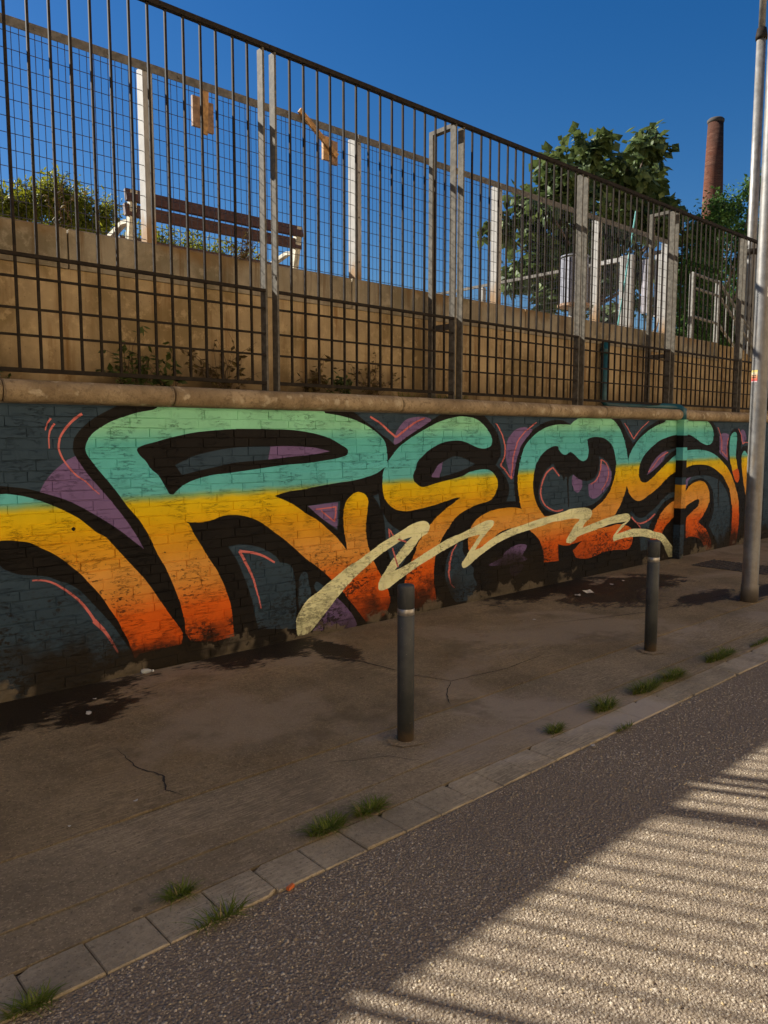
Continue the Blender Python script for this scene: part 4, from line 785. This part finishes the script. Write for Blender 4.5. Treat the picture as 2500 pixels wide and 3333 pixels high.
# ------------------------------------------------------------------ chimney
def m_chim():
    n = NT('chimney_brick'); v = n.pos(); x, y, z = n.sep(v)
    ang = n.math('ARCTAN2', n.math('SUBTRACT', y, 43.9), n.math('SUBTRACT', x, 91.6))
    cb = n.new('ShaderNodeCombineXYZ'); n.put(cb.inputs[0], n.math('MULTIPLY', ang, 1.1)); n.put(cb.inputs[1], z)
    b = n.new('ShaderNodeTexBrick'); n.put(b.inputs['Vector'], cb.outputs[0]); b.inputs['Scale'].default_value = 1.0
    b.inputs['Brick Width'].default_value = .40; b.inputs['Row Height'].default_value = .135; b.inputs['Mortar Size'].default_value = .018
    b.inputs['Color1'].default_value = (.115, .040, .025, 1); b.inputs['Color2'].default_value = (.070, .025, .016, 1); b.inputs['Mortar'].default_value = (.16, .105, .08, 1)
    c = n.mix(n.mr(n.noise(.5, 5), .35, .7, 0, .55), b.outputs[0], (.15, .045, .020)); c = n.mix(n.mr(n.math('ADD', z, n.math('MULTIPLY', n.noise(.6, 4), 6)), 33, 41, 0, .55), c, (.04, .026, .02))
    cs = n.noise(1.4, 4, vec=n.vmul(v, (.5, .5, 2.6)), rough=.7); c = n.mix(n.mr(cs, .5, .68, 0, .5), c, (.19, .11, .075)); c = n.mix(n.mr(n.noise(2.2, 4, vec=n.vmul(v, (.4, .4, 3.2))), .52, .66, 0, .6), c, (.035, .018, .013))
    return n.out(c, .95, 0, n.bump(b.outputs[1], .6, -.03), spec=.03)
M_chim = m_chim()
ch = empty('factory_chimney', (91.6, 43.9, -.1), 'tall tapering red brick factory chimney against the sky', 'chimney')
MB().lathe([(2.1, -.1), (1.20, 26.5), (1.03, 32.3), (.855, 38.0)], (91.6, 43.9), 40).build('shaft', M_chim, ch, True)
MB().lathe([(.88, 37.9), (.95, 38.05), (.95, 38.25), (.80, 38.4)], (91.6, 43.9), 40).build('cap', simple('sooty_cap', (.05, .042, .036), .9), ch, True)

# ------------------------------------------------------------------ trees and plants
def m_leaf(name, a, b, trans=0.25, rough=.5, dry=None):
    n = NT(name); at = n.new('ShaderNodeAttribute', attribute_name='tone')
    c = n.mix(at.outputs['Fac'], a, b)
    if dry: c = n.mix(n.mr(at.outputs['Fac'], .88, .90), c, dry)
    n.out(c, rough, 0, None, .18)
    tr = n.new('ShaderNodeBsdfTranslucent'); n.put(tr.inputs[0], n.mix(.5, c, tuple(min(1, v * 1.6) for v in b)))
    mx = n.new('ShaderNodeMixShader'); mx.inputs[0].default_value = trans
    n.t.links.new(n.b.outputs[0], mx.inputs[1]); n.t.links.new(tr.outputs[0], mx.inputs[2])
    n.t.links.new(mx.outputs[0], n.t.nodes['Material Output'].inputs[0]); return n.m
def leaf_mesh(name, pos, dirs, nrm, size, wid, fold, tone, mat):
    """each leaf: six points, a folded blade that droops to its tip"""
    pos, dirs, nrm = (np.asarray(q, float) for q in (pos, dirs, nrm)); K = len(pos)
    dirs /= np.linalg.norm(dirs, axis=1, keepdims=True) + 1e-9
    sd = np.cross(dirs, nrm); sd /= np.linalg.norm(sd, axis=1, keepdims=True) + 1e-9; up = np.cross(sd, dirs)
    L = np.asarray(size).reshape(-1, 1); Wd = L * wid
    v = np.stack([pos, pos + dirs * L * .42 + sd * Wd * .5 - up * L * fold, pos + dirs * L * .42 - sd * Wd * .5 - up * L * fold, pos + dirs * L * .5,
                  pos + dirs * L * .97 - up * L * .18], 1)
    fc = np.array([[0, 1, 3], [0, 3, 2], [1, 4, 3], [3, 4, 2]])
    F = (fc[None] + (np.arange(K) * 5)[:, None, None]).reshape(-1, 3)
    me = bpy.data.meshes.new(name); me.from_pydata(v.reshape(-1, 3).tolist(), [], F.tolist())
    at = me.attributes.new('tone', 'FLOAT', 'POINT'); at.data.foreach_set('value', np.repeat(np.asarray(tone, np.float32), 5)); me.materials.append(mat); return me
M_bark = simple('bark', (0.09, 0.065, 0.045), .9, var=.4, scale=18, bump=.6, bscale=40, bdist=.02)
def tree(name, label, base, blobs, nleaf, lsize, wid, mat, group=None, depth=1.0, twigs=3, seed=1, spread=.75, droop=.5, trunk_r=.09, cat='tree', grow=1.3):
    rn = np.random.default_rng(seed); rr = random.Random(seed)
    t = empty(name, base, label, cat, group); b0 = Vector(base)
    cen = Vector(np.mean([q[:3] for q in blobs], 0)); fork = b0.lerp(cen, .45); fork.x = b0.x + (cen.x - b0.x) * .2; fork.y = b0.y
    tr = MB(); tr.tube([b0 - Vector((0, 0, .05)), b0.lerp(fork, .5) + Vector((.03, .02, 0)), fork], [trunk_r, trunk_r * .85, trunk_r * .75], 10)
    P, D, N, T, Z = [], [], [], [], []; blobs = [[q[0], q[1], q[2], q[3] * grow] for q in blobs]; tot = sum(q[3] ** 2 for q in blobs)
    for (x, y, z, r) in blobs:
        y = y + rr.uniform(-1, 1) * depth; c = Vector((x, y, z))
        mid = fork.lerp(c, .5) + Vector((rr.uniform(-.1, .1), rr.uniform(-.1, .1), rr.uniform(-.1, .15)))
        tr.tube([fork - Vector((0, 0, .02)), mid, c], [trunk_r * .45, trunk_r * .28, trunk_r * .12], 6)
        tips = []
        for k in range(twigs * 3):
            d = Vector((rr.gauss(0, 1), rr.gauss(0, 1), rr.gauss(0, .9))).normalized(); e = c + d * r * rr.uniform(.6, 1.1)
            tr.tube([c, c.lerp(e, .6) + Vector((0, 0, .04 * r)), e], [trunk_r * .11, trunk_r * .07, trunk_r * .03], 4, False); tips.append(e)
        k = int(nleaf * r * r / tot)
        which = rn.integers(0, len(tips), k); u = rn.random((k, 1)) ** .5
        tp = np.array([tuple(q) for q in tips])[which]; p = np.array(c) + (tp - np.array(c)) * u + rn.normal(0, r * .22, (k, 3))
        out = p - np.array(c); d = out * .8 / (r + 1e-6) + rn.normal(0, spread, (k, 3)); d[:, 2] -= droop
        P.append(p); D.append(d); nn = rn.normal(0, .45, (k, 3)); nn[:, 2] += 1; N.append(nn); Z.append(lsize * rn.uniform(.6, 1.25, k)); T.append(np.clip(rn.normal(.45, .28, k), 0, 1))
    tr.build('trunk', M_bark, t, True)
    link('crown', leaf_mesh('crown', np.concatenate(P), np.concatenate(D), np.concatenate(N), np.concatenate(Z), wid, .10, np.concatenate(T), mat), t)
    return t
BIG = [[14.4, 9.5, 7.45, 0.38], [16.2, 9.5, 7.94, 0.38], [17.18, 9.5, 7.62, 0.43], [13.53, 9.5, 7.13, 0.31], [12.93, 9.5, 6.76, 0.3], [12.74, 9.5, 6.25, 0.36], [12.0, 9.5, 5.54, 0.29], [11.74, 9.5, 4.65, 0.29], [12.49, 9.5, 4.99, 0.33], [12.71, 9.5, 4.37, 0.27], [14.1, 9.5, 6.52, 0.51], [15.87, 9.5, 7.01, 0.55], [17.67, 9.5, 6.88, 0.29], [15.06, 9.5, 5.94, 0.47], [13.59, 9.5, 5.7, 0.38], [16.58, 9.5, 6.2, 0.42], [15.71, 9.5, 5.39, 0.38], [13.2, 9.5, 4.79, 0.28], [14.63, 9.5, 4.98, 0.33], [15.27, 9.5, 4.27, 0.24], [17.05, 9.5, 5.44, 0.29], [12.13, 9.5, 4.07, 0.21], [15.23, 9.5, 7.26, 0.46], [14.61, 9.5, 7.81, 0.19], [16.58, 9.5, 8.36, 0.21], [12.3, 9.5, 5.9, .3], [12.9, 9.5, 5.5, .34], [13.2, 9.5, 6.2, .36], [15.4, 9.5, 6.4, .5], [16.7, 9.5, 6.9, .45], [14.5, 9.5, 5.5, .4]]
M_big = m_leaf('broad_leaf', (0.018, 0.038, 0.011), (0.125, 0.165, 0.05), .2)
tree('broadleaf_tree', 'tree with large drooping heart shaped leaves behind the mesh fence', (14.6, 9.5, 2.86), BIG, 7600, .235, .86, M_big, None, .45, 3, 5, .6, .75, .11, grow=1.12)
RT_ = [[18.63, 8.2, 7.28, 0.29], [18.35, 8.2, 6.81, 0.39], [17.31, 8.2, 6.28, 0.41], [19.21, 8.2, 6.55, 0.4], [16.93, 8.2, 5.56, 0.44], [18.46, 8.2, 5.72, 0.57], [16.28, 8.2, 4.88, 0.4], [17.76, 8.2, 4.79, 0.56], [19.22, 8.2, 4.97, 0.52], [15.8, 8.2, 4.11, 0.39], [17.07, 8.2, 4.04, 0.48], [18.63, 8.2, 4.11, 0.51], [15.01, 8.2, 4.28, 0.25], [19.65, 8.2, 4.28, 0.45], [15.17, 8.2, 3.74, 0.26]]
M_rt = m_leaf('fresh_green_leaf', (0.020, 0.055, 0.012), (0.085, 0.16, 0.03), .25)
tree('leafy_tree', 'dense fresh green small leaved tree below the brick chimney', (17.6, 8.4, 2.86), RT_, 27000, .11, .48, M_rt, None, .5, 4, 8, .9, .25, .10)
LB = [[4.96, 16.0, 5.92, 0.32], [5.37, 16.0, 6.17, 0.33], [5.78, 16.0, 6.28, 0.33], [6.2, 16.0, 6.24, 0.31], [6.57, 16.0, 6.04, 0.28], [5.65, 16.0, 5.93, 0.3], [6.07, 16.0, 5.83, 0.34], [4.9, 16.0, 5.68, 0.29], [6.56, 16.0, 5.79, 0.25], [4.75, 16.0, 6.04, 0.23], [5.2, 16.0, 6.31, 0.18], [4.31, 16.0, 5.79, 0.34], [3.9, 16.0, 5.82, 0.34]]
M_lb = m_leaf('yellow_green_leaf', (0.035, 0.062, 0.006), (0.22, 0.215, 0.016), .4)
tree('spreading_tree', 'rounded yellow green feathery tree left of the bench', (5.4, 16.0, 2.86), LB, 11500, .11, .40, M_lb, None, .45, 5, 12, 1.0, .2, .10, grow=1.42)
LOW = [[5.46, 12.0, 4.67, 0.16], [5.78, 12.0, 4.7, 0.15], [6.1, 12.0, 4.7, 0.18], [6.54, 12.0, 4.72, 0.17], [7.01, 12.0, 4.67, 0.15], [7.44, 12.0, 4.65, 0.14]]
SH = ['shrub top under the left end of the bench back', 'second shrub top under the bench back beside the white post', 'largest shrub top under the bench back', 'shrub top under the middle of the bench back', 'shrub top left of the double stile under the bench', 'rightmost shrub top under the bench by its right arm']
for k, (x, y, z, r) in enumerate(LOW):
    r *= 1.7; bl = [[x, y, z, r], [x - .12, y + .1, z - .2, r * 1.3], [x + .15, y, z - .3, r * 1.4], [x, y, z - .6, r * 1.8], [x + .05, y, z - 1.0, r * 2]]
    tree('shrub', SH[k], (x, y, 2.86), bl, 2600, .085, .4, M_lb, 'shrubs beyond the bench', .08, 3, 30 + k, .9, .1, .03, 'shrub')
# bare twigs near the chimney
b = MB(); rr = random.Random(4); base = Vector((19.9, 10.2, 5.9))
for k in range(4):
    p = Vector(base); pts = [tuple(p)]
    for i in range(6): p = p + Vector((.10 + .05 * k * .6 + rr.uniform(-.05, .1), 0, .17 + .06 * k + rr.uniform(-.05, .05))); pts.append(tuple(p))
    b.tube(pts, [.02, .016, .012, .010, .008, .006, .004], 5)
b.tube([(19.9, 10.2, 2.85), (19.85, 10.2, 4.6), tuple(base)], [.05, .035, .02], 6)
tag(b.build('bare_sapling', M_bark), 'bare dark twigs reaching up beside the chimney', 'sapling')

# weeds in the soil bed
M_dry = m_leaf('dry_leaf', (0.055, 0.035, 0.012), (0.14, 0.10, 0.03), .2, .7); M_stem = simple('dry_stem', (0.10, 0.06, 0.03), .85); M_weed = m_leaf('weed_leaf', (0.022, 0.040, 0.008), (0.08, 0.10, 0.022), .2)
def weed(x, y, z, h, n, lsz, nl, mat, label, seed, spread=.5):
    rr = random.Random(seed); e = empty('weed', (x, y, z), label, 'plant', 'weeds in the soil bed'); b = MB(); P, D, N = [], [], []
    for k in range(n):
        p = Vector((x + rr.uniform(-.06, .06), y + rr.uniform(-.03, .03), z - .01)); d = Vector((rr.gauss(0, spread), rr.gauss(0, .18), 1)).normalized(); pts = [tuple(p)]; st = h * rr.uniform(.5, 1.1) / 6
        for i in range(6): d = (d + Vector((rr.gauss(0, .22), rr.gauss(0, .1), -.03 * i))).normalized(); p = p + d * st; p.y = min(max(p.y, 5.12), 5.40); pts.append(tuple(p))
        b.tube(pts, [.004, .0036, .003, .0026, .0022, .0018, .001], 4, False)
        for q in range(nl):
            i = rr.randrange(1, 6); u = rr.random(); a = Vector(pts[i]).lerp(Vector(pts[i + 1]), u); P.append(tuple(a)); D.append((rr.gauss(0, 1), rr.gauss(0, .6) - .2, rr.gauss(-.2, .5))); N.append((rr.gauss(0, .5), rr.gauss(-.4, .5), 1))
    b.build('stem', M_stem, e); k = len(P); link('foliage', leaf_mesh('foliage', P, D, N, [lsz * rr.uniform(.6, 1.3) for _ in range(k)], .62, .1, [rr.random() for _ in range(k)], mat), e)
weed(2.38, 5.30, 1.915, .46, 15, .060, 13, M_weed, 'green brown weed tangle in the soil bed below the bench', 1)
weed(2.62, 5.26, 1.915, .38, 9, .070, 8, M_weed, 'broad leaved weed just right of the leftmost tangle', 2, .4)
weed(3.10, 5.30, 1.915, .55, 22, .05, 10, M_dry, 'dry reddish weed tangle against the double stile', 3, .45)
weed(3.93, 5.30, 1.915, .48, 6, .075, 12, M_dry, 'upright dry weed right of the double stile', 4, .15)
weed(4.28, 5.28, 1.915, .27, 10, .055, 11, M_weed, 'low dark green weed between two dry ones', 5, .4)
weed(4.62, 5.30, 1.915, .48, 16, .04, 12, M_dry, 'wispy dry weed before the buttress frame', 6, .35)
weed(1.40, 5.16, 1.925, .16, 6, .04, 8, M_weed, 'small green weed at the left edge behind the coping', 7, .5)
weed(8.15, 5.66, 3.0, .20, 8, .03, 10, M_weed, 'small pale weed on the terrace wall under the bin', 8, .5)
weed(3.35, 5.70, 3.0, .22, 14, .03, 12, M_dry, 'dry brown weed on the terrace wall under the bench', 9, .9)
weed(1.98, 5.68, 3.0, .36, 5, .045, 7, M_dry, 'dry twiggy weed on top of the terrace wall left of the bench', 10, .3)

M_grass = m_leaf('grass_blade', (0.055, 0.085, 0.008), (0.17, 0.20, 0.025), .2, .6, (.26, .20, .08))
def tuft(x, y, rx, ry, n, h, label, seed):
    rr = random.Random(seed); vs, fs, tone = [], [], []
    for k in range(n):
        a = rr.uniform(0, 6.283); q = math.sqrt(rr.random()); px, py = x + rx * q * math.cos(a), y + ry * q * math.sin(a)
        az = a + rr.gauss(0, .9); L = h * rr.uniform(.45, 1.15); lean = rr.uniform(.5, 1.6); w = rr.uniform(.0020, .0036); o = len(vs); ca, sa = math.cos(az), math.sin(az)
        for i in range(4):
            u = i / 3; r = L * lean * (u ** 1.5) * .75; z = L * (u - .42 * lean * u * u) * .8; ww = w * (1 - .85 * u)
            vs += [(px + r * ca - ww * sa, py + r * sa + ww * ca, max(z, .002)), (px + r * ca + ww * sa, py + r * sa - ww * ca, max(z, .002))]; 
        t = rr.random(); tone += [t] * 8
        fs += [(o + 2*i, o + 2*i + 1, o + 2*i + 3, o + 2*i + 2) for i in range(3)]
    me = bpy.data.meshes.new('grass_tuft'); me.from_pydata(vs, [], fs); at = me.attributes.new('tone', 'FLOAT', 'POINT'); at.data.foreach_set('value', tone); me.materials.append(M_grass)
    return tag(link('grass_tuft', me), label, 'grass', 'grass tufts in the kerb joints')
for k, a in enumerate([(1.16, 2.36, .055, .018, 190, .075, 'small grass tuft behind the kerb, second from the left'), (1.20, 2.148, .10, .010, 170, .085, 'grass tuft on the road side of the kerb near the left'), (.60, 2.152, .07, .012, 200, .07, 'grass tuft cut by the bottom left corner'),
     (1.82, 2.372, .10, .028, 420, .085, 'thick grass tuft left of the pair nearest the first bollard'), (2.05, 2.372, .09, .022, 330, .085, 'thick grass tuft right of the pair nearest the first bollard'), (3.38, 2.372, .07, .022, 230, .075, 'small lone grass tuft between the two bollards'),
     (3.88, 2.385, .10, .032, 420, .11, 'upright dark grass tuft at the broken kerb corner'), (4.38, 2.40, .17, .035, 600, .10, 'wide grass tuft before the far bollard, left half'), (4.72, 2.405, .15, .035, 520, .10, 'wide grass tuft before the far bollard, right half'),
     (5.42, 2.41, .24, .035, 620, .10, 'long grass tuft right of the far bollard'), (6.05, 2.375, .22, .015, 300, .05, 'flat dark grass at the right edge behind the kerb'), (3.70, 2.147, .10, .010, 120, .05, 'sparse grass on the road side of the kerb near the broken corner')]): tuft(a[0], a[1], a[2] * .85, a[3], int(a[4] * .7), a[5] * .95, a[6], 100 + k)
for k, (x, y) in enumerate(((5.45, 5.17), (5.62, 5.18), (4.95, 5.20))):
    o = tuft(x, y, .16, .03, 120, .16, ['thin grass at the foot of the buttress frame', 'thin grass right of the buttress frame', 'sparse grass left of the buttress frame'][k], 140 + k); o.location.z = 1.92; o['group'] = 'grass on the soil bed'

# ------------------------------------------------------------------ litter
M_or = simple('orange_plastic', (.55, .13, .03), .5, bump=0); M_trash = simple('scrap_paper', (.42, .39, .33), .8, bump=0)
def scrap(x, y, s, label, seed, mat=M_trash, z=.003, name='paper_scrap'):
    rr = random.Random(seed); n = 7; vs = [(x, y, z + s * .35)]
    for k in range(n): a = 6.283 * k / n; r = s * rr.uniform(.5, 1.1); vs.append((x + r * math.cos(a), y + r * math.sin(a), z + rr.uniform(0, s * .5)))
    b = MB(); b.add(vs, [(0, k + 1, (k + 1) % n + 1) for k in range(n)]); return tag(b.build(name, mat), label, 'litter', 'scraps of litter')
scrap(6.70, 4.35, .07, 'largest crumpled white paper scrap on the damp patch', 1); scrap(6.50, 4.33, .035, 'small paper scrap just left of the crumpled one', 2); scrap(7.25, 4.42, .03, 'paper scrap farther along the damp patch', 3); scrap(7.55, 4.45, .025, 'tiny scrap on the damp patch near the wall', 4)
scrap(1.60, 4.33, .022, 'pale scrap at the lower tip of the left damp patch', 5); scrap(1.72, 4.55, .014, 'tiny pale scrap inside the left damp patch', 6); scrap(1.05, 3.10, .012, 'tiny white fleck beside the long pavement joint', 7); scrap(1.35, 3.13, .013, 'white fleck above the long pavement joint', 8)
scrap(5.35, 4.0, .02, 'lone white fleck on the pavement between the bollards', 9); scrap(3.36, 2.128, .022, 'small pale butt on the asphalt below the kerb', 12)
b = MB().beam((1.463, 2.138, .004), (1.492, 2.144, .006), .012, .012); tag(b.build('plastic_bit', M_or), 'small orange plastic bit on the kerb edge', 'litter')
n = NT('clear_plastic'); n.out((.75, .78, .75), .12); n.b.inputs['Transmission Weight'].default_value = .7; M_clear = n.m
bt = empty('plastic_bottle', (2.16, 4.80, .05), 'crushed clear plastic bottle at the foot of the wall', 'bottle')
MB().tube([(2.14, 4.82, .025), (2.16, 4.815, .024), (2.19, 4.81, .022), (2.205, 4.808, .02), (2.215, 4.806, .019)], [.014, .018, .015, .009, .006], 12).build('body', M_clear, bt, True); MB().tube([(2.216, 4.806, .019), (2.224, 4.805, .018)], .007, 10).build('cap', M_white, bt)

# ------------------------------------------------------------------ unseen houses across the street, added to bounce warm light onto the wall
M_fac = simple('ochre_stucco', (0.70, 0.55, 0.37), .9, var=.15, scale=2, stain=(.42, .31, .19)); M_gls = simple('window_glass', (.03, .035, .04), .15, var=.1, bump=0)
for k, (x0, x1, h) in enumerate(((-24, -6, 12.5), (-5.99, 9, 14.0), (9.01, 28, 12.0))):
    f = MB().box((x0, -18, -.09), (x1, -9.2, h)).build('town_house', M_fac)
    tag(f, ['ochre town house across the street, left of the photographer', 'ochre town house across the street behind the photographer', 'ochre town house across the street, right of the photographer'][k], 'house')
    for fl in range(4):
        for i in range(int((x1 - x0) / 3)):
            wx = x0 + 1.2 + 3 * i; z = .9 + 2.9 * fl
            if z + 1.5 < h: MB().box((wx, -9.21, z), (wx + 1.0, -9.17, z + 1.5)).build('window', M_gls, f)
